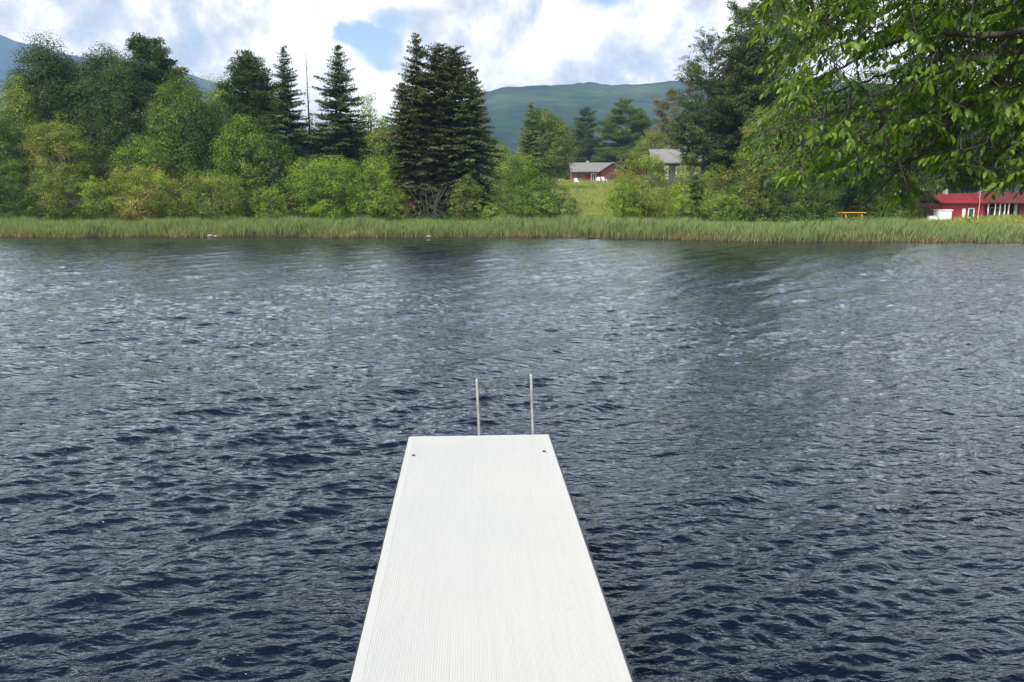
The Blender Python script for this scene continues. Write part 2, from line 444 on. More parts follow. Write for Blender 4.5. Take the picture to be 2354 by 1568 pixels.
def spruce(name, label, px, Y, top, hw, pal, seed, group=None, low=.04, dens=1.0, droop=.35, power=.85, gapu=0.0, cat='tree', irregular=.18, brown=None, lowr=None, blunt=0.0):
    r = np.random.default_rng(seed)
    x = xat(px, Y); z0 = float(gz(x, Y)); h = at(px, top, Y)[2] - z0; w = hw / F * Y
    root = empty(name, (x, Y, z0), label, cat, group)
    Cs, Ns, Ss, Ds, Ks = [], [], [], [], []
    mb = MB(); tr = h * .013
    mb.tube([(0, 0, -.3), (0, 0, h*.3), (0, 0, h*.7), (0, 0, h*1.0)], [tr*1.3, tr*.85, tr*.4, .012], 8)
    z = h * low; 
    pal = np.array(pal)
    while z < h * .985:
        t = z / h                                  # 0 bottom 1 top
        Rm = w * (max(0, 1 - t) ** power) * (1.0 if t > .12 else .8 + 1.6 * t)
        Rm = max(Rm, w * blunt * (1 if t < .93 else .5)) + .06
        nb = max(4, int((5.5 + 3 * (1 - t)) * dens))
        a0 = r.uniform(0, 6.28)
        for k in range(nb):
            az = a0 + 6.283 * k / nb + r.normal(0, .22)
            ln = Rm * (1 + r.normal(0, irregular)) * (1 if r.random() > gapu else .35)
            ln = max(ln, .1)
            dirh = np.array([math.cos(az), math.sin(az), 0])
            up0 = .55 * t - .12 - droop * (1 - t) * .6
            n = int(np.clip(ln / .13, 4, 36)); s = np.linspace(.06, 1, n)
            sag = -droop * .55 * (s ** 1.6) * (1 - .6 * t) + .16 * np.clip(s - .7, 0, 1)
            spine = dirh[None] * (s * ln)[:, None] + np.array([0, 0, 1])[None] * (ln * (up0 * s + sag))[:, None] + [0, 0, z + r.normal(0, .16)]
            mb.tube([spine[0], spine[n//2], spine[-1]], [tr*.22*(1-t)+.012, tr*.12*(1-t)+.009, .006], 3, cap=False)
            side = np.array([-dirh[1], dirh[0], 0])
            tw = (.16 + .34 * ln ** .6 * (1 - .55 * s) ) * .75
            colk = pal[r.integers(0, len(pal))] * (1 + r.normal(0, .15))
            if brown is not None and r.random() < brown * (1 - t): colk = np.array([.115,.078,.045]) * (1 + r.normal(0, .2))
            for sg in (-1, 1):
                for q in range(2):
                    jit = r.normal(0, .07, (n, 3))
                    ext = tw * (.35 + .5 * q) * sg
                    c = spine + side[None] * ext[:, None] * r.uniform(.7, 1.15, (n, 1)) + jit * [.8, .8, .5] - [0, 0, 1] * (np.abs(ext) * .30)[:, None]
                    dv = side[None] * sg * .8 + dirh[None] * .65 + np.array([0, 0, -.3])[None] + r.normal(0, .25, (n, 3))
                    Cs.append(c); Ds.append(dv); Ns.append(np.array([0, 0, 1])[None] + dirh[None] * .2 + r.normal(0, .33, (n, 3)))
                    Ss.append(np.clip(tw * .95, .14, .42) * r.uniform(.75, 1.25, n)); Ks.append(np.repeat(colk[None], n, 0))
            # hanging shoots under the branch
            c = spine[n//4:] - [0, 0, .09] + r.normal(0, .04, (n - n//4, 3)); m_ = len(c)
            Cs.append(c); Ds.append(np.tile([0, 0, -1.], (m_, 1)) + r.normal(0, .2, (m_, 3))); Ns.append(np.tile(side, (m_, 1)) + r.normal(0, .5, (m_, 3)))
            Ss.append(np.full(m_, .24) * r.uniform(.7, 1.2, m_)); Ks.append(np.repeat(colk[None] * .95, m_, 0))
        z += (.30 + .10 * (1 - t)) * r.uniform(.8, 1.2) * max(1, h / 16)
    C = np.concatenate(Cs); S = np.concatenate(Ss)
    # leader shoot
    K = np.concatenate(Ks) * (1 + r.normal(0, .15, (len(C), 1)))
    V = leaf_quads(C, np.concatenate(Ns), S, .42, r, np.concatenate(Ds))
    mesh_np('crown', V, 4, qidx(len(C)), M['needle'], root, np.clip(K, .004, .6))
    mb.build('trunk', M['bark'], root, smooth=True)
    return root

def pine(name, label, px, Y, top, hw, pal, seed, low=.25, tiers=14, group=None, tuft=.55, rise=.25, dens=1.0, profile=None, cat='tree', bark='bark', dead=0.0, leanpx=0):
    """open-crowned pine: limbs in loose tiers carrying separate tufts of needles"""
    r = np.random.default_rng(seed)
    x = xat(px, Y); z0 = float(gz(x, Y)); h = at(px, top, Y)[2] - z0; w = hw / F * Y
    root = empty(name, (x, Y, z0), label, cat, group)
    profile = profile or [(0, .55), (.3, 1), (.7, .8), (.9, .5), (1, .18)]
    pa = np.array(profile); mb = MB(); tr = max(.1, h * .012)
    lx = leanpx / F * Y
    def tk(t): return np.array([lx * t * t + .012*h*math.sin(3*t+seed), .008*h*math.sin(4*t+seed*2), h*t])
    mb.tube([tk(t) if t > 0 else (0, 0, -.3) for t in np.linspace(0, .98, 9)], [tr*(1.2-1.12*t) for t in np.linspace(0, 1, 9)], 8)
    Cs, Ns, Ss, Ds, Ks = [], [], [], [], []
    pal = np.array(pal)
    for i in range(tiers):
        u = (i + r.uniform(-.3, .3)) / (tiers - 1); u = min(max(u, 0), 1); t = low + (1 - low) * u * .97
        Rm = w * np.interp(u, pa[:, 0], pa[:, 1])
        for k in range(r.integers(4, 7)):
            az = r.uniform(0, 6.283); ln = Rm * r.uniform(.55, 1.12)
            dh = np.array([math.cos(az), math.sin(az), 0]); b = tk(t)
            rs = rise * (.4 + 1.2 * u) + r.normal(0, .1)
            pts = [b + dh*ln*s + [0, 0, ln*(rs*s + .12*s*s)] for s in (0, .35, .7, 1)]
            mb.tube(pts, [tr*.38*(1.15-t), tr*.25*(1.1-t), tr*.14, .02], 5, cap=False)
            if r.random() < dead: 
                for j in range(4):
                    s = r.uniform(.3, 1); p0 = b + dh*ln*s + [0, 0, ln*rs*s]
                    mb.tube([p0, p0 + unit(r.normal(size=3))*ln*.25], [.02, .006], 3, cap=False)
                continue
            nt_ = max(3, int(ln / (.34) * dens))
            for j in range(nt_):
                s = r.uniform(.3, 1.03) if j else 1.0
                side = np.array([-dh[1], dh[0], 0]) * r.normal(0, .22) * ln
                c0 = b + dh*ln*s + side*(.4+.6*s) + [0, 0, ln*(rs*s+.12*s*s) + r.normal(.08, .12)]
                if j: mb.tube([b + dh*ln*s*.8 + [0,0,ln*(rs*s*.8)], c0], [.022, .008], 3, cap=False)
                rad = tuft * r.uniform(.55, 1.15) * (.6 + .4 * (1 - u))
                m_ = int(46 * (rad / .5) ** 1.7) + 10
                d = unit(r.normal(size=(m_, 3)) + [0, 0, .35]); q = r.uniform(.15, 1, m_) ** .7
                Cs.append(c0 + d * (q * rad)[:, None] * [1.25, 1.25, .6]); Ds.append(d + r.normal(0, .3, (m_, 3)))
                Ns.append(r.normal(size=(m_, 3)) + d*.3 + [0, 0, .7]); Ss.append(np.clip(rad * .45, .12, .26) * r.uniform(.7, 1.3, m_))
                Ks.append(np.repeat((pal[r.integers(0, len(pal))] * (1 + r.normal(0, .2)))[None], m_, 0))
    C = np.concatenate(Cs); K = np.concatenate(Ks) * (1 + r.normal(0, .15, (len(C), 1)))
    V = leaf_quads(C, np.concatenate(Ns), np.concatenate(Ss), .38, r, np.concatenate(Ds))
    mesh_np('crown', V, 4, qidx(len(C)), M['needle'], root, np.clip(K, .004, .6))
    mb.build('trunk', M[bark], root, smooth=True)
    return root

def bare(name, label, px, Y, top, hw, seed, low=.1, mat='twig', n=60, cat='tree', bushy=False, group=None):
    r = np.random.default_rng(seed)
    x = xat(px, Y); z0 = float(gz(x, Y)); h = at(px, top, Y)[2] - z0; w = hw / F * Y
    root = empty(name, (x, Y, z0), label, cat, group)
    mb = MB(); tw = MB()
    if bushy:
        for k in range(9):
            d = r.normal(0, .4, 2) * w; mb.tube([(d[0]*.15, d[1]*.15, -.1), (d[0]*.6, d[1]*.6, h*.5), (d[0]*1.2, d[1]*1.2, h*.85)], [.05, .035, .015], 5)
        for k in range(n):
            a = r.uniform(0, 6.28); q = r.uniform(.1, .8); c = np.array([math.cos(a)*w*q, math.sin(a)*w*q*.8, h*r.uniform(.15, .75)])
            e = c + unit(r.normal(size=3) + [0, 0, .5]) * w * r.uniform(.15, .5)
            m_ = (c + e) / 2 + r.normal(0, .08, 3)
            e[2] = min(max(e[2], .1), h)
            tw.tube([c, m_, e], [.022, .016, .006], 3, cap=False)
    else:
        mb.tube([(0,0,-.2), (.05, 0, h*.5), (0, 0, h)], [h*.01, h*.006, .012], 6)
        for k in range(n):
            t = r.uniform(low, .98); a = r.uniform(0, 6.28); ln = w * (1.1 - t) * r.uniform(.4, 1.1)
            b = np.array([0.05*math.sin(3*t), 0, h*t]); e = b + np.array([math.cos(a)*ln, math.sin(a)*ln, ln*r.uniform(-.1, .5)])
            tw.tube([b, (b+e)/2 + [0,0,.04], e], [.022, .014, .006], 3, cap=False)
    mb.build('trunk', M[mat], root); tw.build('twigs', M[mat], root)
    return root

# palettes (albedo)
YG = [(.125,.19,.036),(.15,.21,.042),(.105,.168,.032)]      # yellow green
BG = [(.108,.178,.032),(.132,.20,.038),(.086,.15,.028)]        # bright leaf green
MG = [(.056,.102,.024),(.074,.128,.028),(.044,.082,.022)]     # mid green
DG = [(.034,.062,.022),(.044,.074,.026),(.028,.050,.020),(.056,.088,.030)]     # dark green
OL = [(.115,.155,.038),(.135,.17,.048),(.095,.13,.034),(.13,.13,.05)]  # olive
SPR = [(.045,.072,.036),(.058,.085,.042),(.050,.072,.034)]     # spruce
SB = [(.056,.068,.030),(.068,.078,.034),(.046,.058,.027)]      # brownish spruce
PN = [(.044,.070,.028),(.060,.090,.036),(.036,.058,.024)]      # grey green pine
BL = 'broadleaf_tree'; BU = 'bush'

# ---- far layer left: skyline trees
G1 = 'tall trees on the far bank'
broadleaf(BL, 'tall dark round-topped tree at far left, highest of the left woods', 'tree', 143, 84, 82, 86, pal=DG+[(.045,.075,.026)], seed=11, leaf=.2, dens=1.9, group=G1, crown_low=.05, lump=.2)
broadleaf(BL, 'light green leafy tree on the left flank of the tall dark round-topped tree', 'tree', 62, 80, 178, 46, pal=YG, seed=12, leaf=.19, dens=1.2, group=G1, crown_low=.1)
broadleaf(BL, 'dark crowded tree between the tall round-topped tree and the pine beside it', 'tree', 250, 85, 96, 78, pal=DG, seed=13, leaf=.19, dens=1.8, group=G1, crown_low=.05, lump=.35)
pine('pine_tree', 'dark pine with swept branches at the right end of the tall left clump', 370, 84, 98, 66, DG, 14, low=.12, tiers=30, group=G1, tuft=.95, rise=.35, dens=2.0, profile=[(0,1),(.4,1),(.7,.95),(.88,.7),(1,.3)])
broadleaf(BL, 'dark tree filling the gap beneath the left pine', 'tree', 312, 82, 128, 62, pal=DG, seed=15, leaf=.19, dens=1.5, group=G1, crown_low=.03)
broadleaf(BL, 'dark leafy tree cut by the left edge of the view', 'tree', 20, 76, 255, 62, pal=MG+DG, seed=16, leaf=.18, dens=1.3, group=G1, crown_low=.05)
broadleaf(BL, 'pale distant tree under the blue mountain at the left edge', 'tree', 8, 105, 205, 60, pal=MG, seed=17, leaf=.22, dens=1.0, group=G1)
broadleaf(BL, 'mid green tall tree with a pale rounded top right of the left pine', 'tree', 432, 78, 168, 84, pal=MG+[(.075,.13,.03)], seed=18, leaf=.18, dens=1.7, group=G1, crown_low=.04, lump=.25)
broadleaf(BL, 'bright green tree behind, between the pale-topped tree and the bushy pine', 'tree', 522, 86, 178, 56, pal=YG+MG, seed=19, leaf=.19, dens=1.3, group=G1, crown_low=.05)
pine('pine_tree', 'bushy dark pine with upswept branches standing left of the first spruce', 590, 82, 148, 58, DG, 20, low=.1, tiers=26, group=G1, tuft=.9, rise=.6, dens=1.9, profile=[(0,.8),(.5,1),(.8,.85),(1,.4)])
broadleaf(BL, 'green tree tucked against the left side of the first spruce', 'tree', 560, 76, 262, 62, pal=BG+MG, seed=21, leaf=.17, dens=1.4, group=G1, crown_low=.03)
broadleaf(BL, 'dark green tree under the first spruce on its left', 'tree', 630, 74, 300, 44, pal=MG, seed=22, leaf=.17, dens=1.3, group=G1, crown_low=.03)
spruce('spruce_tree', 'slim spruce with a ragged spire, the left of the two lone spires', 668, 78, 103, 108, SPR, 23, group='spruces on the far bank', dens=1.35, droop=.25, gapu=.10, power=.95, irregular=.25)
bare('dead_tree', 'bare grey dead tree, thin as a mast, between the two spruce spires', 717, 80, 120, 26, 24, low=.4, n=70)
broadleaf(BL, 'leafy tree filling the gap between the two lone spruces', 'tree', 738, 82, 268, 42, pal=MG+BG, seed=25, leaf=.18, dens=1.2, group=G1, crown_low=.03)
spruce('spruce_tree', 'dark spruce with open tiers of branches in front of the patch of blue sky', 789, 78, 100, 108, SPR, 26, group='spruces on the far bank', dens=1.3, droop=.3, gapu=.08, power=.8, irregular=.2)
broadleaf(BL, 'thin light green tree with wispy top left of the big spruce clump', 'tree', 852, 84, 216, 44, pal=YG, seed=27, leaf=.18, dens=.9, group=G1, crown_low=.05, lump=.4)
broadleaf(BL, 'rounded green tree right behind the bare mast-like dead tree', 'tree', 708, 83, 272, 52, pal=MG+BG, seed=29, leaf=.18, dens=1.5, group=G1, crown_low=.03)
broadleaf(BL, 'dull green tree low behind the open-tiered spruce', 'tree', 815, 80, 300, 50, pal=MG, seed=28, leaf=.18, dens=1.2, group=G1, crown_low=.03)
# big spruce clump
gs = 'spruces in the big clump'
spruce('spruce_tree', 'tallest spruce with a see-through tip, at the left of the big clump', 964, 76, 76, 112, SB, 31, group=gs, gapu=.10, power=.80, irregular=.2, brown=.06, dens=1.25)
spruce('spruce_tree', 'dense broad spruce in the middle of the big clump', 1012, 78, 95, 128, SB, 32, group=gs, power=.62, dens=1.4, brown=.04, irregular=.15)
spruce('spruce_tree', 'blunt-topped dense spruce right of the middle of the big clump', 1050, 77, 103, 108, SB+[(.045,.06,.025)], 33, group=gs, power=.55, dens=1.4, brown=.04, blunt=.12)
spruce('spruce_tree', 'narrow dark spruce closing the right side of the big clump', 1086, 75, 156, 86, SPR, 34, group=gs, power=.75, dens=1.2, droop=.45)
spruce('spruce_tree', 'brown-tinged spruce low on the left front of the big clump', 932, 74, 190, 72, SB, 35, group=gs, power=.6, dens=1.3, brown=.15)
broadleaf(BL, 'olive young tree leaning on the left foot of the big spruce clump', 'tree', 888, 73, 268, 40, pal=OL+MG, seed=36, leaf=.16, dens=1.2, group=G1, crown_low=.03)
# light bottom-left trees
broadleaf(BL, 'olive yellow tree with thin stems before the dark woods at far left', 'tree', 150, 72, 262, 68, pal=YG+OL, seed=41, leaf=.15, dens=1.3, group=G1, crown_low=.08, lump=.3, bark='grey_bark')
broadleaf(BL, 'small round green tree standing alone before the dark left woods', 'tree', 327, 73, 308, 56, pal=BG+MG, seed=42, leaf=.15, dens=1.5, crown_low=.2, lump=.12, group=G1)

# ---- bushes along the far bank
G2 = 'bushes along the far bank'
def bush(label, px, top, hw, pal, seed, Y=66.5, leaf=.13, dens=1.5, **k):
    k.setdefault('crown_low', -.05); k.setdefault('lump', .25)
    return broadleaf(BU, label, 'bush', px, Y, top, hw, pal=pal, seed=seed, leaf=leaf, dens=dens, group=G2, trunk_r=.05, **k)
bush('dark green bush at the left edge of the far bank', 30, 368, 60, MG, 51)
bush('shaded olive bush below the olive yellow tree', 128, 392, 58, MG+OL, 52)
bush('light green bush between the shaded olive bush and the widest bush', 235, 404, 52, YG, 53)
bush('wide yellow-green bush with brownish twigs showing low down', 335, 378, 82, YG+[(.17,.15,.06)], 54)
bush('low brownish spray of twigs and leaves at the foot of the wide yellow-green bush', 322, 432, 40, [(.19,.15,.075),(.16,.15,.06)], 55, Y=65.6, dens=1.0)
bush('rounded green bush right of the wide yellow-green bush', 483, 394, 74, BG+OL, 56)
bush('dark low bush behind the grass, right of the rounded green bush', 575, 425, 36, MG, 57, Y=69)
bush('small pale green bush before the first spruce', 622, 424, 40, YG, 58)
bush('dull green low bush between the small pale bush and the big bright bush', 672, 440, 32, MG+OL, 59)
bush('big bright green domed bush below the two spruce spires', 757, 358, 86, BG, 60, Y=67, lump=.18)
bush('yellow-green bush leaning right beside the big domed bush', 868, 362, 48, YG+BG, 61)
bush('grey-green low bush at the left foot of the big spruce clump', 912, 430, 30, OL+MG, 62)
bare('dead_bush', 'tangle of bare grey twigs in the dark hollow under the big spruce clump', 985, 67.5, 412, 62, 63, n=80, cat='bush', bushy=True)
bush('thin grey-green shrub at the right foot of the big spruce clump', 1072, 402, 38, OL+MG, 64, dens=.9)
bush('small lime green tuft of bush at the edge of the grass right of the spruces', 1133, 466, 24, YG, 65, Y=65)
bush('tall green bush left of the lawn gap', 1200, 354, 68, BG+MG, 66, Y=68)
bush('dark green rounded bush bordering the lawn gap on its left', 1288, 424, 46, MG, 67, Y=68)
bush('mid green low bush in front of the tall green bush', 1230, 440, 55, MG+BG, 68, Y=66.5)
bush('large yellow-olive bush bordering the lawn gap on its right', 1478, 346, 66, YG+OL, 70, Y=69)
bush('leaning yellow-green bush at the foot of the large yellow-olive bush', 1435, 405, 44, YG, 71, Y=67)
bush('lime green bush below the grey-roofed house', 1568, 388, 32, [(.15,.23,.025),(.13,.21,.03)], 72, Y=68)
spruce('young_spruce', 'small dark green conical spruce beside the lime green bush', 1598, 67.5, 404, 34, MG, 73, dens=1.4, cat='tree', power=.6)
bush('pale green bush at the foot of the bare-trunked pine', 1645, 376, 48, OL+BG, 74, Y=68)
bush('green bush below the great pine', 1705, 388, 48, MG+OL, 75, Y=67)
bush('low bright green bush along the grass below the great pine', 1660, 445, 46, BG, 76, Y=65.5)
bush('low pale bush at the foot of the small conical spruce', 1570, 452, 40, OL+BG, 77, Y=65.5)

# ---- middle distance behind the lawn
G3 = 'trees around the far lawn'
spruce('spruce_tree', 'pointed olive spruce left of the brown cabin', 1220, 138, 234, 46, MG+OL, 81, group=G3, power=.7, dens=1.1)
broadleaf(BL, 'broad olive tree hiding the left end of the brown cabin', 'tree', 1262, 140, 250, 54, pal=MG+OL, seed=82, leaf=.26, dens=1.8, group=G3, crown_low=.04, lump=.3)
pine('pine_tree', 'dark layered pine behind the brown cabin', 1348, 215, 250, 46, PN, 83, low=.1, tiers=22, group=G3, tuft=1.0, rise=.1, dens=1.3, profile=[(0,1),(.5,.9),(.8,.6),(1,.25)])
pine('pine_tree', 'broad green pine with flat branches behind the roof of the brown cabin', 1436, 205, 228, 72, MG, 84, low=.08, tiers=24, group=G3, tuft=1.05, rise=.12, dens=1.5, profile=[(0,1),(.4,.95),(.7,.65),(1,.15)])
pine('pine_tree', 'grey-brown thin pine above the grey roof', 1535, 185, 214, 50, [(.085,.085,.05),(.10,.09,.055)], 85, low=.15, tiers=14, group=G3, tuft=1.3, dens=.6, bark='grey_bark', dead=.2)
broadleaf(BL, 'pale green tree in the distance left of the pointed olive spruce', 'tree', 1150, 130, 330, 44, pal=OL+BG, seed=86, leaf=.26, dens=1.0, group=G3)
broadleaf(BL, 'distant green tree between the big spruce clump and the tall green bush', 'tree', 1125, 170, 318, 36, pal=MG, seed=87, leaf=.3, dens=1.0, group=G3)
broadleaf(BL, 'rusty olive tree right behind the grey-roofed house', 'tree', 1500, 175, 300, 40, pal=OL, seed=88, leaf=.28, dens=1.0, group=G3)

broadleaf(BL, 'thin pale green tree before the right end of the grey-roofed house', 'tree', 1592, 120, 352, 34, pal=OL+BG, seed=89, leaf=.24, dens=.9, group=G3, crown_low=.1)
# ---- right side pines
G4 = 'pines right of the houses'
pine('pine_tree', 'great ragged pine rising past the top of the view', 1745, 73, -75, 96, PN+SPR, 91, low=.10, tiers=36, group=G4, tuft=.70, rise=.32, dens=1.8, profile=[(0,.6),(.2,.8),(.5,.95),(.7,1.05),(.85,.6),(1,.2)])
pine('pine_tree', 'grey pine with a bare lower trunk left of the great pine', 1618, 74, 98, 78, PN, 92, low=.30, tiers=28, group=G4, tuft=.54, rise=.35, dens=1.3, dead=.12, bark='bark', profile=[(0,.9),(.3,1.1),(.6,.9),(.85,.75),(1,.45)])
pine('pine_tree', 'slender pine squeezed between the grey pine and the great pine', 1678, 76, 112, 56, PN+DG, 93, low=.18, tiers=26, group=G4, tuft=.7, rise=.35, dens=1.7)
pine('pine_tree', 'half-dead brownish pine over the grey roof, left of the bare trunk', 1572, 80, 196, 52, [(.075,.07,.045),(.09,.08,.05)], 94, low=.52, tiers=11, group=G4, tuft=.5, rise=.1, dens=.8, dead=.35, bark='grey_bark')
broadleaf(BL, 'yellow-green spreading tree at the right foot of the great pine', 'tree', 1772, 69, 225, 76, pal=YG+OL, seed=95, leaf=.15, dens=1.5, group=G4, crown_low=.12, lump=.3)
G5 = 'dark trees behind the overhanging branches'
broadleaf(BL, 'dark shaded tree standing left of the yellow picnic table', 'tree', 1868, 73, 196, 90, pal=DG+MG, seed=96, leaf=.18, dens=1.6, group=G5, crown_low=.02)
broadleaf(BL, 'dark shaded tree rising just behind the yellow picnic table', 'tree', 1985, 78, 150, 100, pal=DG, seed=97, leaf=.18, dens=1.9, group=G5, crown_low=-.02)
broadleaf(BL, 'dark green tree between the picnic table and the red building', 'tree', 2068, 76, 250, 62, pal=MG+DG, seed=98, leaf=.18, dens=1.6, group=G5, crown_low=-.02)
pine('pine_tree', 'grey-green pine behind the red building', 2215, 100, 222, 110, PN, 99, low=.2, tiers=20, group=G5, tuft=.9, rise=.2, dens=1.1)
broadleaf(BL, 'dark tree over the dark-roofed wing of the red building', 'tree', 2330, 95, 250, 92, pal=DG, seed=100, leaf=.2, dens=1.4, group=G5, crown_low=.22)
bush('dark bush right behind the yellow picnic table', 1955, 420, 60, MG+DG, 107, Y=76)
bush('dark hedge-like bush right of the yellow picnic table', 2045, 445, 60, MG+DG, 101, Y=73)
bush('shaded dark bush left of the yellow picnic table', 1862, 402, 72, DG+MG, 102, Y=68)
bush('dark bush under the yellow-green spreading tree', 1770, 400, 44, MG+DG, 103, Y=68)
bush('green bush close to the left end of the red building', 2118, 405, 32, MG+DG, 104, Y=80)
birch = bare('birch_tree', 'white-barked birch trunk in front of the red building', 2253, 75, 428, 30, 105, low=.6, mat='birch', n=10)

bush('bush close behind the white bin, before the gable of the cottage', 2146, 404, 34, MG+DG, 106, Y=86)
# distant woods as one mass
def woods():
    r = np.random.default_rng(300)
    n = 700; Xc = r.uniform(-190, 330, n); Yc = r.uniform(250, 340, n)
    hh = r.uniform(8, 15, n); Z0 = gz(Xc, Yc)
    per = 90; tot = n * per; ci = np.repeat(np.arange(n), per)
    d = unit(r.normal(size=(tot, 3)) + [0, 0, .3]); cone = r.random(n) < .4
    zz = r.uniform(0, 1, tot); rad = np.where(cone[ci], (1 - zz) * 2.6, 4.2 * np.sqrt(np.clip(1 - (2*zz-1)**2, 0, 1)))
    a = r.uniform(0, 6.283, tot)
    C = np.stack([Xc[ci] + np.cos(a)*rad, Yc[ci] + np.sin(a)*rad, Z0[ci] + zz * hh[ci]], 1)
    V = leaf_quads(C, np.stack([np.cos(a), np.sin(a), np.full(tot, .6)], 1) + r.normal(0, .4, (tot, 3)), r.uniform(.8, 1.7, tot), .7, r)
    col = pick(MG + DG + [(.075,.12,.03)], n, r)[ci] * (1 + r.normal(0, .15, (tot, 1)))
    o = mesh_np('distant_woods', V, 4, qidx(tot), M['leaf'], None, np.clip(col, .004, .5))
    tag(o, 'low hazy woods filling the distance beyond the lawn, under the ridge', 'woods', kind='stuff')
woods()

# undergrowth mass at the foot of the woods
def undergrowth():
    r = np.random.default_rng(301)
    n = 1500; X = r.uniform(-48, 36, n); d = r.uniform(8.5, 22, n); Y = shore(X) + d
    pxs = X / Y * F + 1177
    keep = ((pxs < 1180) | (pxs > 1520)) & (pxs < 2060); X, Y = X[keep], Y[keep]; n = len(X)
    per = 60; tot = n * per; ci = np.repeat(np.arange(n), per)
    dd = unit(r.normal(size=(tot, 3))); dd[:, 2] = np.abs(dd[:, 2])
    s = r.uniform(.5, 1.2, n)[ci]
    C = np.stack([X[ci], Y[ci], gz(X, Y)[ci]], 1) + dd * s[:, None] * r.uniform(.5, 1, (tot, 1))
    V = leaf_quads(C, dd + r.normal(0, .5, (tot, 3)), r.uniform(.12, .24, tot), .6, r)
    col = pick(MG + DG, n, r)[ci] * (1 + r.normal(0, .15, (tot, 1)))
    o = mesh_np('undergrowth', V, 4, qidx(tot), M['leaf'], None, np.clip(col, .004, .5))
    tag(o, 'dark leafy undergrowth at the foot of the far woods', 'undergrowth', kind='stuff')
undergrowth()

# ---- shoreline grass and reeds
def blades(name, label, cat, X, Y, Hh, pal_tip, pal_base, seed, width=.035, lean=.22):
    r = np.random.default_rng(seed); n = len(X); Z = gz(X, Y) - .05
    a = r.uniform(0, 6.283, n); w = width * r.uniform(.6, 1.4, n)
    l = np.stack([r.normal(.06, lean, n), r.normal(-.02, lean, n)], 1) * Hh[:, None]
    wx, wy = np.cos(a) * w, np.sin(a) * w
    B = np.stack([X, Y, Z], 1)
    side = np.stack([wx, wy, np.zeros(n)], 1)
    mid = B + np.stack([l[:, 0]*.3, l[:, 1]*.3, Hh*.55], 1); tip = B + np.stack([l[:, 0], l[:, 1], Hh], 1)
    V = np.stack([B - side*.5, B + side*.5, mid + side*.42, tip, mid - side*.42], 1).reshape(-1, 3)
    ti = pick(pal_tip, n, r, .16); ba = pick(pal_base, n, r, .15)
    col = np.stack([ba, ba, ti*.75+ba*.25, ti, ti*.75+ba*.25], 1).reshape(-1, 3)
    o = mesh_np(name, V, 5, np.arange(n*5), M['reed'], None, col)
    tag(o, label, cat, kind='stuff'); return o
r = np.random.default_rng(400)
n = 150000
X = r.uniform(-50, 46, n); dd = r.uniform(0, 1, n) ** .8 * 9.5 - .15; Yb = shore(X) + dd
cl = .5 + .5 * np.sin(X * .8 + 2 * np.sin(Yb * .7)) * np.sin(Yb * 1.1 + X * .35)
Hh = (.73 + .40 * cl + .12 * np.sin(X * .25)) * r.uniform(.6, 1.15, n) * np.interp(dd, [-.2, .5, 2.5, 9.5], [.55, .85, 1, .62])
cellf = np.random.default_rng(9).uniform(.72, 1.22, (400, 60))
Hh *= cellf[((X + 60) / .9).astype(int) % 400, ((Yb - 40) / 1.3).astype(int) % 60]
px_ = X / Yb * F + 1177
Hh *= np.interp(px_, [2050, 2200], [1, .62])
GT = [(.20,.26,.085),(.165,.235,.075),(.24,.28,.11),(.20,.26,.13)]
GB = [(.10,.11,.04),(.17,.12,.065),(.13,.095,.05)]
blades('shore_grass', 'tall green grass and sedge along the far waterline', 'grass', X, Yb, Hh, GT, GB, 401)
n = 9000; X = r.uniform(-50, 46, n); dd = r.uniform(-.25, .5, n); Yb = shore(X) + dd
sel = np.sin(X * .5 + 1) + .6*np.sin(X * 1.7) > .3; X, Yb = X[sel], Yb[sel]
blades('straw_tufts', 'pale dry straw tufts at the edge of the far water', 'dry grass', X, Yb, r.uniform(.2, .5, len(X)), [(.30,.24,.13),(.22,.17,.09),(.40,.35,.22)], [(.14,.09,.05)], 402, .03, .4)
# lawn in the gap
n = 60000; X = r.uniform(2, 60, n); Yb = 70 + 110 * r.uniform(0, 1, n) ** 1.5
px_ = X / Yb * F + 1177; k = (px_ > 1240) & (px_ < 2400); X, Yb = X[k], Yb[k]
blades('lawn_grass', 'sunlit yellow-green meadow grass on the slope below the brown cabin', 'grass', X, Yb, r.uniform(.14, .34, len(X)) * (1 + Yb / 150), [(.26,.29,.07),(.32,.31,.10),(.20,.25,.055)], [(.15,.15,.05)], 403, .06, .35)

# pale stones at the waterline
for i, (px, dy, s, lb) in enumerate([(470, .1, .15, 'pale stone at the waterline, leftmost of the shore stones'), (488, .3, .10, 'small pale stone just right of the leftmost shore stone'), (985, .05, .12, 'pale stone at the waterline below the big spruce clump')]):
    x = xat(px, 59.3); y = float(shore(x)) - dy
    rs = np.random.default_rng(500 + i); mb = MB()
    import bmesh
    bm = bmesh.new(); bmesh.ops.create_icosphere(bm, subdivisions=2, radius=1)
    me = bpy.data.meshes.new('shore_stone')
    for v in bm.verts:
        q = 1 + .18 * math.sin(v.co.x*4+i) * math.cos(v.co.y*3+v.co.z*2)
        v.co = Vector((v.co.x*s*1.5*q, v.co.y*s*q, v.co.z*s*.7*q))
    bm.to_mesh(me); bm.free(); me.materials.append(M['stone'])
    o = bpy.data.objects.new('shore_stone', me); COL.objects.link(o); o.location = (x, y, .06)
    tag(o, lb, 'stone', 'stones at the far waterline')

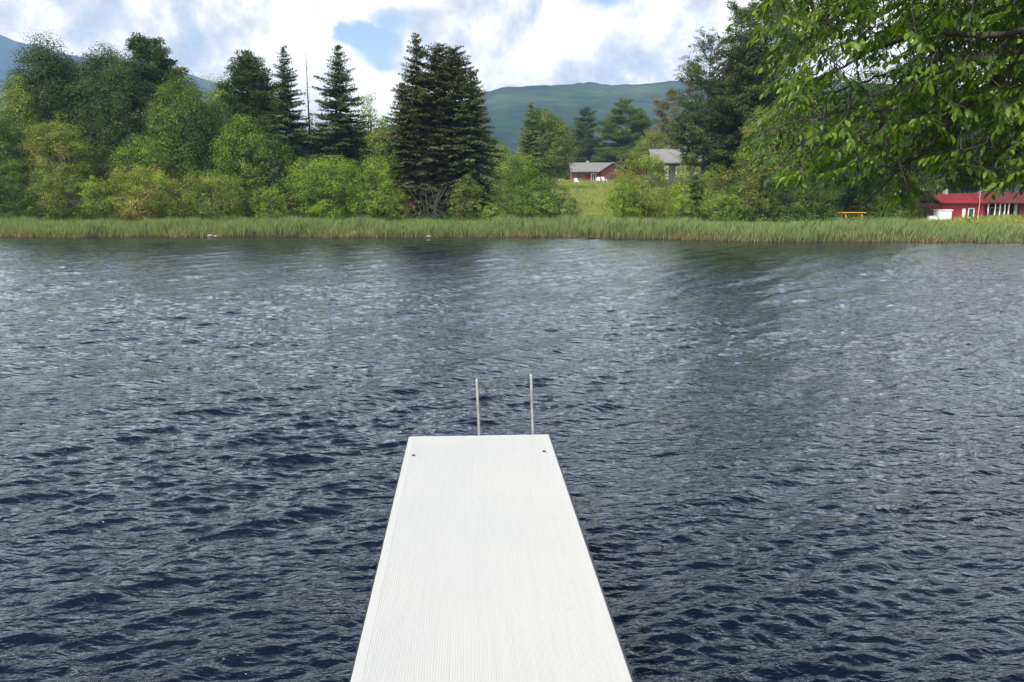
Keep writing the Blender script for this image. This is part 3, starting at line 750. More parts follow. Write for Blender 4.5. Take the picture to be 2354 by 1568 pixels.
# ------------------------------------------------------------------ buildings
def window(parent, x0, x1, z0, z1, y, frame='white', mull=True):
    """in a wall facing -y at plane y"""
    f = MB(); t = .09
    f.box(x0-t, x0, y-.05, y+.02, z0-t, z1+t); f.box(x1, x1+t, y-.05, y+.02, z0-t, z1+t)
    f.box(x0, x1, y-.05, y+.02, z1, z1+t); f.box(x0, x1, y-.05, y+.02, z0-t, z0)
    if mull: f.box((x0+x1)/2-.03, (x0+x1)/2+.03, y-.045, y+.02, z0, z1)
    fo = f.build('window', M[frame], parent)
    g = MB(); g.box(x0, x1, y-.02, y+.02, z0, z1); g.build('pane', M['glass'], fo)
    return fo

# brown cabin with a front gable
Yc = 190; sc = Yc / F
def cx(px): return (px - 1177) * sc * 1.0
x0 = cx(1312); zc = at(1350, 418, Yc)[2] - .1
cab = empty('cabin', (x0, Yc, zc), 'low brown wooden cabin with a grey roof and a gable facing the lawn', 'cabin')
Lc = (1432 - 1312) * sc; xg0 = (1376 - 1312) * sc; xg1 = (1428 - 1312) * sc; xm = (xg0 + xg1) / 2
eave = 2.3; rid = 4.3
w = MB(); w.box(0, xg0, 0, 6, -.6, eave)
w.prism([(xg0, -.6), (xg1, -.6), (xg1, eave+.15), (xm, rid-.25), (xg0, eave+.15)], 'y', -2, 6.2)
w.build('wall', M['brown'], cab)
rf = MB()
rf.prism([(-.7, eave-.05), (3.0, rid+.05), (6.7, eave-.05), (6.7, eave+.15), (3.0, rid+.27), (-.7, eave+.15)], 'x', -.5, xm - .05)
def slab(mb, xa, za, xb, zb, y0, y1, th=.2):
    mb.prism([(xa, za), (xb, zb), (xb, zb+th), (xa, za+th)], 'y', y0, y1)
slab(rf, xg0-.7, eave-.15, xm, rid+.02, -2.7, 6.9); slab(rf, xm, rid+.02, xg1+.7, eave-.15, -2.7, 6.9)
rf.build('roof', M['greyroof'], cab)
window(cab, xg0-2.0, xg0-1.1, .4, 1.9, 0, 'white'); window(cab, 1.0, 2.2, .9, 1.8, 0, 'greyroof'); window(cab, xm-.7, xm+.7, .7, 1.8, -2, 'brown')
d = MB(); d.box(xg0-3.4, xg0-2.5, -.04, .05, -.3, 1.9); d.build('door', M['darkred'], cab)
ch = MB(); ch.box(3.6, 4.2, 3.2, 3.8, rid-.4, rid+.7); ch.build('chimney', M['stone'], cab)
# dark annex behind right
xa = cx(1434); an = empty('outbuilding', (xa, 198, zc), 'dark brown outbuilding with a flat-pitched roof right behind the cabin', 'shed')
w = MB(); w.box(0, 5.5, 0, 4, -1, 3.3); w.build('wall', M['brown'], an)
w = MB(); slab(w, -.4, 3.31, 2.7, 4.4, -.5, 4.5); slab(w, 2.7, 4.4, 5.9, 3.31, -.5, 4.5); w.build('roof', M['darkred'], an)
# tan shed
Ys = 182; xs0 = (1268-1177)*Ys/F; zs = at(1280, 423, Ys)[2]
sh = empty('shed', (xs0, Ys, zs), 'small tan wooden shed at the left edge of the far lawn', 'shed')
ww = 28*Ys/F
w = MB(); w.box(0, ww, 0, 2.2, -.6, 1.5); w.build('wall', M['tan'], sh)
w = MB(); w.prism([(-.25, 1.51), (2.4, 1.95), (2.4, 2.08), (-.25, 1.64)], 'x', -.2, ww+.2); w.build('roof', M['darkred'], sh)
w = MB(); w.box(ww*.55, ww*.55+.7, -.03, .04, -.2, 1.3); w.build('door', M['white'], sh)
# grey-roofed house
Yh = 150; k = Yh / F; xh = (1500-1177)*k; zh = float(gz(xh, Yh))
ho = empty('house', (xh, Yh, zh), 'dark two-storey house with a broad grey roof, half hidden behind bushes', 'house')
Lw = 115*k; ez = at(1550, 374, Yh)[2]-zh; rz_ = at(1550, 343, Yh)[2]-zh
w = MB(); w.box(0, Lw, 0, 7, -.8, ez+.1); w.build('wall', M['greywall'], ho)
w = MB(); w.prism([(-.9, ez-.15), (3.5, rz_), (7.9, ez-.15), (7.9, ez+.05), (3.5, rz_+.2), (-.9, ez+.05)], 'x', -.8, Lw+.6); w.build('roof', M['greyroof'], ho)
w = MB(); w.box((1519-1500)*k, (1529-1500)*k, -.06, .0, ez-3.0, ez-.5); w.build('wall_panel', M['white'], ho)
for a, b in ((1547, 1556), (1558, 1567), (1590, 1600)): window(ho, (a-1500)*k, (b-1500)*k-.15, ez-2.0, ez-.8, 0, 'white', False)
w = MB(); w.box(5.5, 6.1, 3.2, 3.8, rz_-.5, rz_+.9); w.build('chimney', M['stone'], ho)

# white lawn chairs
def lawn_chair(px, py, Y, label, rz):
    p = at(px, py, Y); z = float(gz(p[0], Y))
    o = empty('lawn_chair', (p[0], Y, z), label, 'chair', 'white lawn chairs below the cabin', rz)
    m = MB(); m.prism([(-.35, .42), (.3, .32), (.3, .36), (-.35, .46)], 'x', -.3, .3); m.build('seat', M['white'], o)
    m = MB()
    for i in range(5): 
        x = -.28 + i * .14; m.prism([(.28, .34), (.62, 1.15), (.66, 1.14), (.32, .33)], 'x', x-.06, x+.06)
    m.build('backrest', M['white'], o)
    for sx in (-1, 1):
        m = MB(); m.box(sx*.38-.07, sx*.38+.07, -.42, .35, .6, .64); m.build('armrest', M['white'], o)
        for yy in (-.36, .26):
            m = MB(); m.box(sx*.35-.04, sx*.35+.04, yy-.05, yy+.05, -.02, .6); m.build('leg', M['white'], o)
lawn_chair(1325, 424, 170, 'white lawn chair standing alone left of the cabin window', .2)
lawn_chair(1375, 420, 172, 'white lawn chair before the gable, left one of the pair', -.2)
lawn_chair(1389, 420, 172, 'white lawn chair before the gable, right one of the pair', .5)

# red building on the right
Yr = 80; k = Yr / F; xr = (2150-1177)*k*1.0; zr = .5
red = empty('red_building', (xr, Yr, zr), 'long low red boathouse with a red roof and white-trimmed window', 'building')
def rx(px): return (px-2150)*k
def rzz(py): return at(2200, py, Yr)[2]-zr
e = rzz(468); rd = rzz(448)
w = MB(); w.box(0, rx(2250), 0, 4.2, -.5, e); w.build('wall', M['redwall'], red)
w = MB(); w.prism([(-.35, e-.02), (2.1, rd), (4.55, e-.02), (4.55, e+.1), (2.1, rd+.12), (-.35, e+.1)], 'x', -.25, rx(2250)+.0); w.build('roof', M['redroof'], red)
window(red, rx(2214), rx(2224), .35, 1.15, 0, 'white', False)
m = MB(); m.box(rx(2199), rx(2206), -.035, .03, .1, 1.2); m.build('shutter', M['white'], red)
for a in (-.02, rx(2250)-.12):
    m = MB(); m.box(a, a+.12, -.03, .02, -.4, e-.05); m.build('corner_board', M['darkred'], red)
m = MB(); m.box(1.2, 1.55, 1.9, 2.25, rd-.2, rd+.55); m.build('chimney', M['stone'], red)
# dark wing with porch
wg = empty('porch_wing', (rx(2256)+xr, Yr+.5, zr), 'dark open-fronted wing with white porch posts at the right edge', 'building')
Lg = rx(2440)-rx(2256)
w = MB(); w.box(0, Lg, 2.0, 5, -.5, e); w.build('wall', M['darkred'], wg)
w = MB(); w.prism([(-.5, e+.01), (2.4, rd+.12), (5.4, e+.01), (5.4, e+.13), (2.4, rd+.24), (-.5, e+.13)], 'x', .0, Lg+.3); w.build('roof', M['darkred'], wg)
for j, px in enumerate((2263, 2279, 2290, 2301, 2310, 2326)):
    m = MB(); x = rx(px)-rx(2256); wd = .05 if px != 2326 else .16
    m.box(x-wd, x+wd, -.1, .0, -.4, e+.0); m.build('porch_post', M['white'] if px != 2326 else M['greyroof'], wg)
for a in (2268, 2296, 2313): window(wg, rx(a)-rx(2256), rx(a)-rx(2256)+.36, .5, 1.2, 2.0, 'white', False)
m = MB(); m.box(rx(2334)-rx(2256), rx(2440)-rx(2256), -.1, 1.99, -.4, e-.02); m.build('closed_end', M['darkred'], wg)

# gabled red cottage seen through the leaves
p = at(2158, 408, 110); zg = float(gz(p[0], 110))
co = empty('cottage', (p[0]-1.6, 110, zg), 'red cottage whose white-windowed gable peeps through the leaves', 'house')
gt = at(2152, 372, 110)[2]-zg; gb = at(2152, 392, 110)[2]-zg; wdt = 46/F*110
w = MB(); w.prism([(0, -.4), (wdt, -.4), (wdt, gb-.3), (wdt/2, gt-.15), (0, gb-.3)], 'y', 0, 6); w.build('wall', M['redwall'], co)
w = MB(); slab(w, -.4, gb-.55, wdt/2, gt-.14, -.5, 6.4, .16); slab(w, wdt/2, gt-.14, wdt+.4, gb-.55, -.5, 6.4, .16); w.build('roof', M['darkred'], co)
window(co, wdt/2-.62, wdt/2+.62, gb-1.5, gb-.35, 0, 'white'); window(co, wdt/2-.5, wdt/2+.5, .8, 1.9, 0, 'white')
# white box trailer-like bin with ribs
p = at(2166, 502, 77); zb = float(gz(p[0], 77))
bx = empty('storage_bin', (p[0], 77, zb), 'white ribbed storage bin in front of the red building', 'bin')
m = MB(); m.box(-.68, .68, -.45, .45, .04, .95, .08); 
for i in range(5): m.box(-.54+i*.27-.035, -.54+i*.27+.035, -.49, -.45, .12, .82)
m.build('body', M['white'], bx)
m = MB(); m.box(-.72, .72, -.5, .5, .955, 1.06, .03); m.build('lid', M['white'], bx)
p = at(2142, 503, 76.5); zb = float(gz(p[0], 76.5))
m = MB(); m.box(-.42, .42, -.3, .3, 0, .42, .1); m.box(-.36, .36, -.24, .24, .423, .5, .03)
o = m.build('white_cooler', M['white']); o.location = (p[0], 76.5, zb); tag(o, 'low white cooler box on the grass left of the white bin', 'cooler')
# yellow picnic table
Yt = 66.5; p = at(1958, 500, Yt); zt = float(gz(p[0], Yt))
tb = empty('picnic_table', (p[0], Yt, zt), 'yellow wooden picnic table at the edge of the dark trees', 'table', None, .12)
hh = at(1958, 488, Yt)[2] - zt
m = MB()
for i in range(5): m.box(-1.0, 1.0, -.4+i*.16, -.4+i*.16+.145, hh-.05, hh)
m.build('tabletop', M['yellow'], tb)
for s in (-1, 1):
    m = MB()
    for i in range(2): m.box(-.95, .95, s*.72-.14+i*.15, s*.72-.14+i*.15+.135, hh*.58-.04, hh*.58)
    m.build('bench', M['yellow'], tb)
for s in (-1, 1):
    for q in (-1, 1):
        m = MB(); m.prism([(q*.2-.05, hh-.055), (q*.2+.05, hh-.055), (q*.6+.05, -.03), (q*.6-.05, -.03)], 'x', s*.7-.025, s*.7+.025); m.build('leg', M['yellow'], tb)
for s in (-1, 1):
    m = MB(); m.box(s*.7+.03, s*.7+.07, -.84, .84, hh*.58-.14, hh*.58-.045); m.build('cross_beam', M['yellow'], tb)

# ------------------------------------------------------------------ dock
DZ = .8; HC = H - DZ
pl = onz(940, 1003, DZ); pr = onz(1262, 999.5, DZ); bl = onz(805, 1568, DZ); br = onz(1455, 1568, DZ)
cf = (pl + pr) / 2; cb = (bl + br) / 2
dirv = (cf - cb); dirv /= np.linalg.norm(dirv); yaw = math.atan2(-dirv[0], dirv[1]); W = ((pr - pl)[0] + (br - bl)[0]) / 2 * math.cos(yaw)
dock = empty('dock', (cf[0], cf[1], 0), 'long white ribbed dock running out over the water', 'dock', None, yaw)
Ld = 10.2
# ribbed deck: cross-section extruded along its length
ribs = 92; edge = .055; sec = []
xsec = [(-W/2, DZ-.03), (-W/2, DZ-.004), (-W/2+.006, DZ), (-W/2+edge, DZ)]
pw = (W - 2*edge) / ribs
for i in range(ribs):
    xa = -W/2 + edge + i*pw
    xsec += [(xa+pw*.12, DZ-.0018), (xa+pw*.25, DZ-.0018), (xa+pw*.34, DZ-.0005), (xa+pw*.98, DZ-.0005)]
xsec += [(W/2-edge, DZ), (W/2-.006, DZ), (W/2, DZ-.004), (W/2, DZ-.03)]
V = []; Fq = []
def run(y0, y1):
    b = len(V)
    for yy in (y0, y1):
        for a, c in xsec: V.append((a, yy, c))
    n = len(xsec)
    for i in range(n-1): Fq.append((b+i, b+i+1, b+n+i+1, b+n+i))
    Fq.append((b+n-1, b, b+n, b+2*n-1))
    V.extend([(-W/2, y1, DZ-.03), (W/2, y1, DZ-.03)])
mb = MB()
run(-Ld, -.035)
mb.add(V, [tuple(reversed(f)) for f in Fq])
mb.box(-W/2, W/2, -.034, 0, DZ-.03, DZ+.001, .004)           # plain end cap
mb.build('deck', M['deck'], dock)
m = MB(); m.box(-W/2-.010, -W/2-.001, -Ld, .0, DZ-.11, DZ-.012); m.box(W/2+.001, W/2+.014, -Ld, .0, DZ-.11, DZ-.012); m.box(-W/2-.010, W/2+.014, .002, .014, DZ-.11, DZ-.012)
m.build('shade_edging', M['shade_strip'], dock)  # dark edge strip, its black stands for the shade line along the deck
m = MB()
for s in (-1, 1): m.box(s*(W/2-.07)-.04, s*(W/2-.07)+.04, -Ld, -.02, DZ-.18, DZ-.032)
for i in range(9): m.box(-W/2+.12, W/2-.12, -.3-i*1.15, -.22-i*1.15, DZ-.17, DZ-.035)
m.build('frame', M['alu'], dock)
def loc(px, py):
    q = onz(px, py, DZ) - cf; c, s = math.cos(-yaw), math.sin(-yaw)
    return c*q[0]-s*q[1], s*q[0]+c*q[1]
for px, py in ((951, 1047), (1251, 1038)):
    a, b = loc(px, py)
    m = MB(); m.tube([(a, b, DZ-.002), (a, b, DZ+.006), (a, b, DZ+.0065)], [.016, .016, .001], 16); m.build('bolt', M['bolt'], dock)
for s in (-1, 1):
    for yy in (-.9, -4.6, -8.2):
        m = MB(); m.tube([(s*(W/2-.16), yy, -1.4), (s*(W/2-.16), yy, DZ-.04)], .03, 12); m.build('leg', M['alu'], dock)
# ladder hooked on the dock's end
la = bpy.data.objects.new('ladder', None); COL.objects.link(la); la.parent = dock
xl = [loc(1102, 1000)[0], loc(1226, 998)[0]]
tops = [at(1097, 868, cf[1]+.12)[2], at(1219, 858, cf[1]+.12)[2]]
for i, x in enumerate(xl):
    m = MB(); zt_ = tops[i]
    lean = -.02
    m.tube([(x, .05, -.75), (x, .05, .3), (x, .05, DZ), (x+lean*.6, .06, DZ+.3), (x+lean, .07, zt_-.02), (x+lean, .075, zt_)], [.0135]*5+[.008], 14)
    m.build('rail', M['alu'], la, smooth=True)
    m = MB(); m.box(x-.03, x+.03, .0141, .032, DZ-.10, DZ-.015); m.build('bracket', M['alu'], la)
for z in (.5, .22, -.06, -.34, -.6):
    m = MB(); m.tube([(xl[0]+.015, .05, z), (xl[1]-.015, .05, z)], .014, 10); m.build('rung', M['alu'], la)

# ------------------------------------------------------------------ overhanging tree close by
def near_tree():
    r = np.random.default_rng(77)
    tx, ty = 6.6, 1.2; tz = float(gz(tx, ty))
    root = empty('overhanging_tree', (tx, ty, tz), 'leafy tree close by whose branches hang into the top right of the view', 'tree')
    O = np.array([tx, ty, tz])
    def P(px, py, D): return at(px, py, D) - O
    T = lambda z: np.array([-.05*z + .1*math.sin(z), .03*z, z])
    tr = MB()
    tr.tube([(0,0,-.3), T(.6), T(2), T(3.5), T(5), T(6.5), T(8)], [.24, .19, .17, .15, .12, .08, .04], 12)
    limbs = [
        ([T(2.9), P(2700,-60,3.9), P(2450,20,4.7), P(2320,150,5.1), P(2215,250,5.4), P(2130,345,5.6), P(2060,395,5.75), P(1990,465,5.9), P(1950,480,5.95)], .034),
        ([P(2150,325,5.55), P(2080,372,5.7), P(1990,388,5.9), P(1890,384,6.1), P(1800,378,6.3), P(1745,350,6.4)], .014),
        ([T(3.4), P(2700,-10,3.9), P(2400,62,4.7), P(2260,82,5.0), P(2140,75,5.3), P(2020,110,5.6), P(1930,160,5.9), P(1850,190,6.1)], .035),
        ([T(4.2), P(2700,-260,4.2), P(2350,-120,4.9), P(2120,-40,5.3), P(1930,10,5.7), P(1800,60,6.0)], .038),
        ([P(2230,235,5.4), P(2120,262,5.6), P(1990,250,5.9), P(1890,262,6.2), P(1790,290,6.4), P(1735,310,6.5)], .014),
        ([P(2450,100,4.7), P(2420,240,4.9), P(2340,350,5.2), P(2270,402,5.4), P(2200,400,5.5), P(2150,410,5.6)], .018),
        ([P(2060,395,5.75), P(2090,430,5.7), P(2085,455,5.7), P(2086,478,5.7)], .008),
        ([P(2060,160,5.9), P(1980,190,6.0), P(1900,215,6.2), P(1830,225,6.4)], .010),
        ([T(4.8), P(2500,-520,5.0), P(2200,-350,5.6), P(1950,-200,6.2), P(1800,-90,6.6)], .035),
        ([T(3.8), P(2900,60,4.2), P(2700,200,5.2), P(2500,260,6.2), P(2350,300,7.0), P(2250,330,7.4), P(2130,300,7.8)], .03),
        ([T(5.2), (-1.2,1.5,6.0), (-2.4,3.0,6.4)], .04), ([T(5.0), (1.4,-1.0,5.8), (2.5,-1.6,6.2)], .04), ([T(4.4), (.6,2.0,5.2), (1.2,3.6,5.6)], .04), ([T(5.5), (-1.5,-1.2,6.6), (-2.6,-2,7)], .035),
    ]
    SK = []
    for pts, r0 in limbs:
        pts = [np.array(p, float) for p in pts]; n = len(pts)
        # smooth resample
        dens_ = []
        for i in range(n-1):
            p0 = pts[max(i-1,0)]; p1 = pts[i]; p2 = pts[i+1]; p3 = pts[min(i+2,n-1)]
            for t in np.linspace(0, 1, 6, endpoint=False):
                dens_.append(.5*((2*p1)+(-p0+p2)*t+(2*p0-5*p1+4*p2-p3)*t*t+(-p0+3*p1-3*p2+p3)*t**3) + r.normal(0, .006, 3))
        dens_.append(pts[-1]); m_ = len(dens_)
        tr.tube(dens_, [.72*r0*(1-.86*i/(m_-1)) + .002 for i in range(m_)], 7)
        SK += dens_
    SK = [s for s in SK]
    # leafy twigs
    poly = [(1765,-700),(1760,0),(1795,90),(1815,165),(1795,225),(1772,285),(1765,325),(1785,372),(1800,398),(1840,402),(1885,372),(1945,380),(1985,440),(2040,440),(2078,456),(2094,456),(2098,425),(2118,372),(2180,382),(2250,402),(2400,408),(2900,400),(3200,200),(3200,-700)]
    def inside(x, y):
        c = False; n = len(poly)
        for i in range(n):
            xa, ya = poly[i]; xb, yb = poly[(i+1) % n]
            if (ya > y) != (yb > y) and x < (xb-xa)*(y-ya)/(yb-ya)+xa: c = not c
        return c
    holes = [(2025,160,52,40),(1975,205,30,22),(1940,140,20,16),(1870,120,22,14),(2270,60,16,20),(2050,30,14,10),(2330,190,14,12),(1900,250,16,12),(2110,395,24,14),(2165,388,30,20),(2152,392,30,24),(1990,345,20,14),(2250,290,60,26)]
    tw = []
    tries = 0
    while len(tw) < 3700 and tries < 90000:
        tries += 1
        x = r.uniform(1700, 2520) if r.random() < .86 else r.uniform(2500, 3200); y = r.uniform(-80, 520) if r.random() < .8 else r.uniform(-700, -60)
        if not inside(x, y): continue
        if any(((x-a)/c)**2+((y-b)/d)**2 < 1 for a, b, c, d in holes): continue
        if x < 2080 and r.random() < .50: continue
        D_ = r.uniform(4.7, 8.0)
        # the long bare bough hangs in front of its own foliage
        for (xa, ya), (xb, yb) in (((2225,235),(2130,345)), ((2130,345),(2060,395)), ((2060,395),(1950,480)), ((2400,62),(2140,75))):
            q = ((x-xa)*(xb-xa)+(y-ya)*(yb-ya))/((xb-xa)**2+(yb-ya)**2); q = min(1, max(0, q))
            if math.hypot(x-xa-q*(xb-xa), y-ya-q*(yb-ya)) < 42: D_ = r.uniform(6.1, 8.0)
        tw.append(P(x, y, D_))
    for c, rad, cnt in [((-1.8,2.0,6.2), 1.6, 90), ((2.2,-1.4,6.2), 1.7, 90), ((1,3.2,5.6), 1.6, 80), ((-2,-1.6,6.9), 1.5, 70), ((0,0,7.8), 1.8, 110)]:
        for _ in range(cnt): tw.append(np.array(c) + unit(r.normal(size=3))*rad*r.uniform(.3, 1)**.5)
    sdir = np.array([-.46, -.48, .74])  # extra leaf clumps above the view, added sunward to shade the right-hand foliage
    for px_c, py_c, off in ((2230,150,1.9), (2330,260,2.0), (2280,60,1.7), (2180,300,2.3)):
        c = P(px_c, py_c, 5.9) + sdir*off
        for _ in range(85):
            q = c + unit(r.normal(size=3))*.85*r.uniform(.1, 1)**.4
            w_ = q + O
            if (w_[2]-H)/max(w_[1], .5) > .30: tw.append(q)
    SKa = np.array(SK); pool = [p for p in SKa]
    d0 = [np.min(np.linalg.norm(SKa - t, axis=1)) for t in tw]
    order = np.argsort(d0); twm = MB(); 
    A = np.zeros((len(pool)+len(tw)*2, 3)); A[:len(pool)] = SKa; na = len(pool)
    Ls, Cc = [], []
    for oi in order:
        e = tw[oi]; j = np.argmin(np.linalg.norm(A[:na]-e, axis=1)); s = A[j]
        mid = (s+e)/2 + [0, 0, .06] + r.normal(0, .03, 3)
        twm.tube([s, mid, e], [.0045, .0032, .002], 4, cap=False)
        A[na] = mid; A[na+1] = e; na += 2
        # drooping shoot with leaves on alternate sides
        dh = unit(np.array([r.normal(-.35, .6), r.normal(0, .6), 0])); ln = r.uniform(.13, .28); nlf = r.integers(8, 14)
        tipd = unit(dh + [0, 0, r.uniform(-.7, .1)])
        tip = e + tipd * ln + [0, 0, -.03]
        twm.tube([e, (e+tip)/2+[0,0,.01], tip], [.003, .0025, .0015], 3, cap=False)
        base = np.array([(.05,.10,.016), (.075,.14,.02), (.125,.21,.026), (.17,.25,.032), (.04,.08,.016)][r.integers(0, 5)]) * r.uniform(.85, 1.15)
        pass
        for q in range(nlf):
            f = (q+.5)/nlf; p0 = e*(1-f)+tip*f
            side = unit(np.cross(tipd, [0,0,1])) * (1 if q % 2 else -1)
            ld = unit(side*r.uniform(.4,1)+tipd*r.uniform(.3,.9)+np.array([0,0,-r.uniform(.25,1.3)])+r.normal(0,.18,3))
            Ls.append((p0, ld, r.uniform(.040,.076) * (.75 if r.random() < .25 else 1))); Cc.append(base*(1+r.normal(0,.13)))
    # leaf mesh: pointed oval folded on its midrib, curling at the tip
    n = len(Ls); P0 = np.array([l[0] for l in Ls]); D = np.array([l[1] for l in Ls]); S = np.array([l[2] for l in Ls])
    up = unit(np.array([0,0,1.]) + r.normal(0, .45, (n,3))); side = unit(np.cross(D, up)); nr = np.cross(side, D)
    prof = [(0,0,0),(.12,0,0),(.38,.185,.05),(.68,.15,.03),(1,0,-.12)]
    vs = []
    s = S[:,None]
    c0 = P0 + D*s*.08; 
    v = [c0,
         c0 + D*s*.35 + side*s*.21 + nr*s*.06, c0 + D*s*.70 + side*s*.18 + nr*s*.01,
         c0 + D*s*1.0 - nr*s*.14,
         c0 + D*s*.70 - side*s*.18 + nr*s*.01, c0 + D*s*.35 - side*s*.21 + nr*s*.06,
         c0 + D*s*.35 - nr*s*.0, c0 + D*s*.70 - nr*s*.045]
    V = np.stack(v, 1).reshape(-1, 3)
    b = (np.arange(n)*8)[:,None]
    tri = np.array([[0,1,6],[1,2,7],[1,7,6],[2,3,7],[0,6,5],[6,7,4],[6,4,5],[7,3,4]])
    idx = (b[:,None,:] + tri[None]).reshape(-1,3)
    col = np.repeat(np.clip(np.array(Cc), .01, .5), 8, 0)
    me = mesh_np('leaves', V, 3, idx, M['near_leaf'], root, None, smooth=False)
    a = me.data.attributes.new('tint', 'FLOAT_COLOR', 'POINT'); c4 = np.ones((len(V),4), np.float32); c4[:,:3] = col
    a.data.foreach_set('color', c4.ravel())
    tr.build('trunk', M['near_bark'], root, smooth=True); twm.build('twigs', M['near_bark'], root)
near_tree()

# ------------------------------------------------------------------ haze
hz = MB(); hz.box(-4200, 3800, -120, 3900, -2.6, 620)
hm, nt, out = newmat('haze_air')
pv = N(nt, 'ShaderNodeVolumePrincipled'); pv.inputs['Color'].default_value = (.38, .60, .96, 1); pv.inputs['Density'].default_value = .00021
pv.inputs['Anisotropy'].default_value = .0
L(nt, pv.outputs[0], out.inputs['Volume'])
hzo = hz.build('haze', hm); tag(hzo, 'thin bluish haze that fades the far hills', 'haze', kind='stuff')

# ------------------------------------------------------------------ sun and sky
SUN_EL, SUN_AZ = math.radians(52), math.radians(-134)    # azimuth from +Y towards +X : sun to the left, slightly behind the viewer
sd = Vector((math.sin(SUN_AZ)*math.cos(SUN_EL), math.cos(SUN_AZ)*math.cos(SUN_EL), math.sin(SUN_EL)))
sl = bpy.data.lights.new('sun', 'SUN'); sl.energy = 5.0; sl.angle = math.radians(.5); sl.color = (1, .94, .82)
so = bpy.data.objects.new('sun', sl); COL.objects.link(so); so.rotation_euler = (-sd).to_track_quat('-Z', 'Y').to_euler(); so.location = (-30, -10, 40)

wd = bpy.data.worlds.new('World'); scene.world = wd; wd.use_nodes = True
nt = wd.node_tree; nt.nodes.clear()
out = N(nt, 'ShaderNodeOutputWorld'); bg = N(nt, 'ShaderNodeBackground'); bg.inputs[1].default_value = .1
sky = N(nt, 'ShaderNodeTexSky', sky_type='NISHITA'); sky.sun_disc = False
sky.sun_elevation = SUN_EL; sky.sun_rotation = SUN_AZ; sky.air_density = 1.0; sky.dust_density = .6; sky.ozone_density = 1.3
tc = N(nt, 'ShaderNodeTexCoord'); dvec = tc.outputs['Generated']
nrm = N(nt, 'ShaderNodeVectorMath', operation='NORMALIZE'); L(nt, dvec, nrm.inputs[0]); dv = nrm.outputs[0]
sep = N(nt, 'ShaderNodeSeparateXYZ'); L(nt, dv, sep.inputs[0])
zc_ = math_(nt, 'ADD', math_(nt, 'MAXIMUM', sep.outputs[2], 0), .22)
cx_ = math_(nt, 'DIVIDE', sep.outputs[0], zc_); cy_ = math_(nt, 'DIVIDE', sep.outputs[1], zc_)
cb = N(nt, 'ShaderNodeCombineXYZ'); L(nt, cx_, cb.inputs[0]); L(nt, cy_, cb.inputs[1]); cb.inputs[2].default_value = 3.1
pl_ = cb.outputs[0]
# local distortion of directions, for ragged cloud edges
dn = noise(nt, 9, 5, .6, dv)
dsub = N(nt, 'ShaderNodeVectorMath', operation='SUBTRACT'); L(nt, dn.outputs['Color'], dsub.inputs[0]); dsub.inputs[1].default_value = (.5,.5,.5)
dsc = N(nt, 'ShaderNodeVectorMath', operation='SCALE'); L(nt, dsub.outputs[0], dsc.inputs[0]); dsc.inputs['Scale'].default_value = .062
dad = N(nt, 'ShaderNodeVectorMath', operation='ADD'); L(nt, dv, dad.inputs[0]); L(nt, dsc.outputs[0], dad.inputs[1])
def spot(px, py, rad, soft=.5, rag=True, sx=1.0):
    d = ray(px, py); d = d / np.linalg.norm(d)
    df = N(nt, 'ShaderNodeVectorMath', operation='SUBTRACT'); L(nt, dad.outputs[0] if rag else dv, df.inputs[0]); df.inputs[1].default_value = tuple(d)
    sc_ = N(nt, 'ShaderNodeVectorMath', operation='MULTIPLY'); L(nt, df.outputs[0], sc_.inputs[0]); sc_.inputs[1].default_value = (1/sx, 1, 1)
    ln = N(nt, 'ShaderNodeVectorMath', operation='LENGTH'); L(nt, sc_.outputs[0], ln.inputs[0])
    mr = N(nt, 'ShaderNodeMapRange', interpolation_type='SMOOTHSTEP'); L(nt, ln.outputs['Value'], mr.inputs[0])
    rr = rad / F
    mr.inputs[1].default_value = rr*(1+soft); mr.inputs[2].default_value = rr*(1-soft); mr.inputs[3].default_value = 0; mr.inputs[4].default_value = 1
    return mr.outputs[0]
def mx(*a):
    v = a[0]
    for b in a[1:]: v = math_(nt, 'MAXIMUM', v, b)
    return v
hole = mx(spot(862, 92, 46, .25), spot(882, 116, 42, .25), spot(790, 84, 26, .25, sx=1.4), spot(840, 82, 36, .25, sx=1.3), spot(897, 86, 38, .25), spot(884, 132, 33, .25, sx=1.2), spot(905, 35, 22, .9, sx=2.2), spot(1395, 0, 24, .6, sx=1.6))
# general cover: mostly cloud low down, more blue overhead
n1 = noise(nt, 1.1, 8, .58, pl_, .4)
thr = math_(nt, 'MULTIPLY_ADD', math_(nt, 'MAXIMUM', math_(nt, 'SUBTRACT', sep.outputs[2], .50), 0), 1.2, .27)
mr = N(nt, 'ShaderNodeMapRange', interpolation_type='SMOOTHSTEP'); L(nt, n1.outputs[0], mr.inputs[0])
L(nt, math_(nt, 'SUBTRACT', thr, .03), mr.inputs[1]); L(nt, math_(nt, 'ADD', thr, .06), mr.inputs[2])
cover = math_(nt, 'MULTIPLY', mr.outputs[0], math_(nt, 'SUBTRACT', 1, hole))
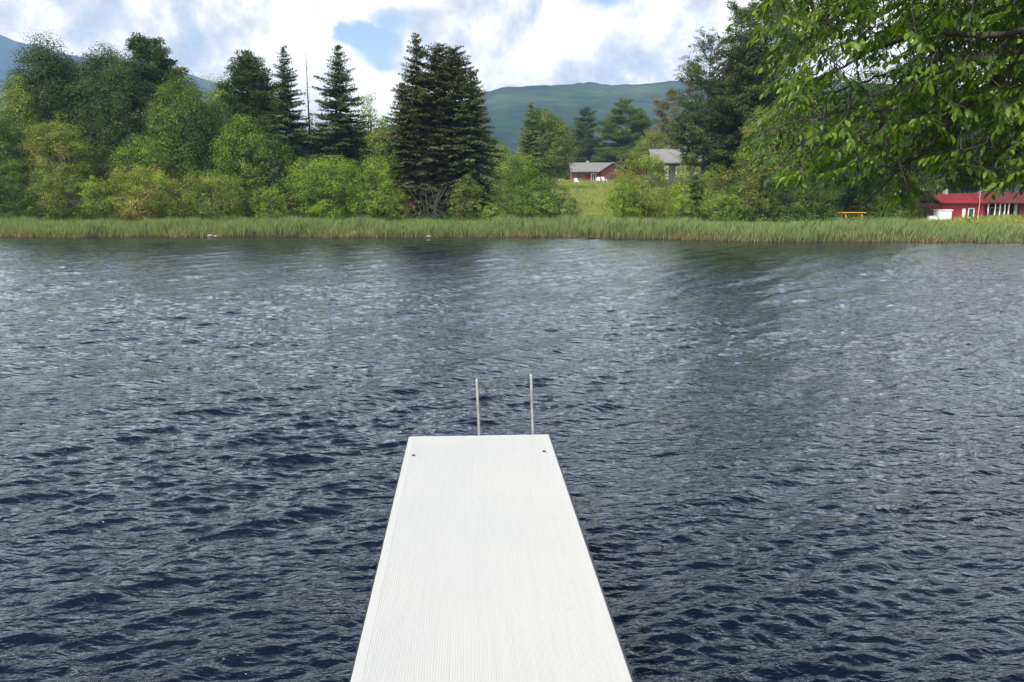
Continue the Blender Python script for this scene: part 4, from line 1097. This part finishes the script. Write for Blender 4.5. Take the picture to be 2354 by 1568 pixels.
# cloud shading
n2 = noise(nt, 7.0, 9, .56, dv, .15); n3 = noise(nt, 2.6, 4, .5, dv)
grey = mx(spot(350, 120, 150, .8, sx=1.5), spot(560, 150, 95, .7, sx=1.6), math_(nt, 'MULTIPLY', spot(260, 15, 40, .9), .5), math_(nt, 'MULTIPLY', spot(1330, 130, 170, .8, sx=1.4), .38), math_(nt, 'MULTIPLY', spot(30, 60, 60, .8, sx=2), .4))
off = N(nt, 'ShaderNodeVectorMath', operation='ADD'); L(nt, dv, off.inputs[0]); off.inputs[1].default_value = (-.018, 0, .030)
n2b = noise(nt, 7.0, 9, .56, off.outputs[0], .15)
bil = math_(nt, 'MULTIPLY', math_(nt, 'SUBTRACT', n2.outputs[0], n2b.outputs[0]), 2.6)
sh = math_(nt, 'ADD', math_(nt, 'ADD', bil, math_(nt, 'MULTIPLY', math_(nt, 'SUBTRACT', n2.outputs[0], .5), .8)), math_(nt, 'MULTIPLY_ADD', n3.outputs[0], .7, .28))
sh = math_(nt, 'SUBTRACT', sh, math_(nt, 'MULTIPLY', grey, .36))
# clouds higher up, above the view, are made greyer
away = math_(nt, 'MULTIPLY', math_(nt, 'MAXIMUM', math_(nt, 'SUBTRACT', sep.outputs[2], .30), 0), .12)
sh = math_(nt, 'SUBTRACT', sh, away)
cr = ramp(nt, sh, [(.02, (5.2,5.7,6.3)), (.22, (7.4,7.4,7.4)), (.36, (9.8,9.3,8.7)), (.50, (13.2,12.0,10.7)), (.75, (16.5,14.8,12.8))])
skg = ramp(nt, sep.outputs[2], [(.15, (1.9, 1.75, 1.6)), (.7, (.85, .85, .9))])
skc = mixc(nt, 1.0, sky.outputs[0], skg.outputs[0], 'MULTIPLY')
bright = ramp(nt, sep.outputs[2], [(.215, (.333,.333,.333)), (.27, (.70,.83,1.0)), (.37, (.64,.78,.97)), (.48, (.27,.33,.42)), (.8, (.18,.23,.31))])  # unseen clouds just above the view brightened for water highlights, dimmed overhead
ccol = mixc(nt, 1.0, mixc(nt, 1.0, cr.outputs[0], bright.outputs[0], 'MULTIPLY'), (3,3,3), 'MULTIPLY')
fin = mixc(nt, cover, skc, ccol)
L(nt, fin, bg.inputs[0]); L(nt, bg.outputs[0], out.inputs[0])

# ------------------------------------------------------------------ camera, view
cam = bpy.data.cameras.new('camera'); cam.lens = 36 * F / 2354; cam.sensor_width = 36; cam.clip_end = 20000; cam.clip_start = .05
cam.shift_x = 0
co_ = bpy.data.objects.new('camera', cam); COL.objects.link(co_); co_.location = (0, 0, H); co_.rotation_euler = (math.pi/2 - PITCH, 0, 0)
scene.camera = co_
scene.view_settings.view_transform = 'Standard'; scene.view_settings.look = 'None'; scene.view_settings.gamma = 1; scene.view_settings.exposure = .22
cy = scene.cycles
cy.max_bounces = 6; cy.diffuse_bounces = 3; cy.glossy_bounces = 3; cy.transmission_bounces = 3; cy.volume_bounces = 0; cy.transparent_max_bounces = 4
cy.use_denoising = True
try: cy.denoiser = 'OPENIMAGEDENOISE'
except Exception: pass
cy.sample_clamp_direct = 3.5; cy.sample_clamp_indirect = 4
cy.caustics_reflective = False; cy.caustics_refractive = False
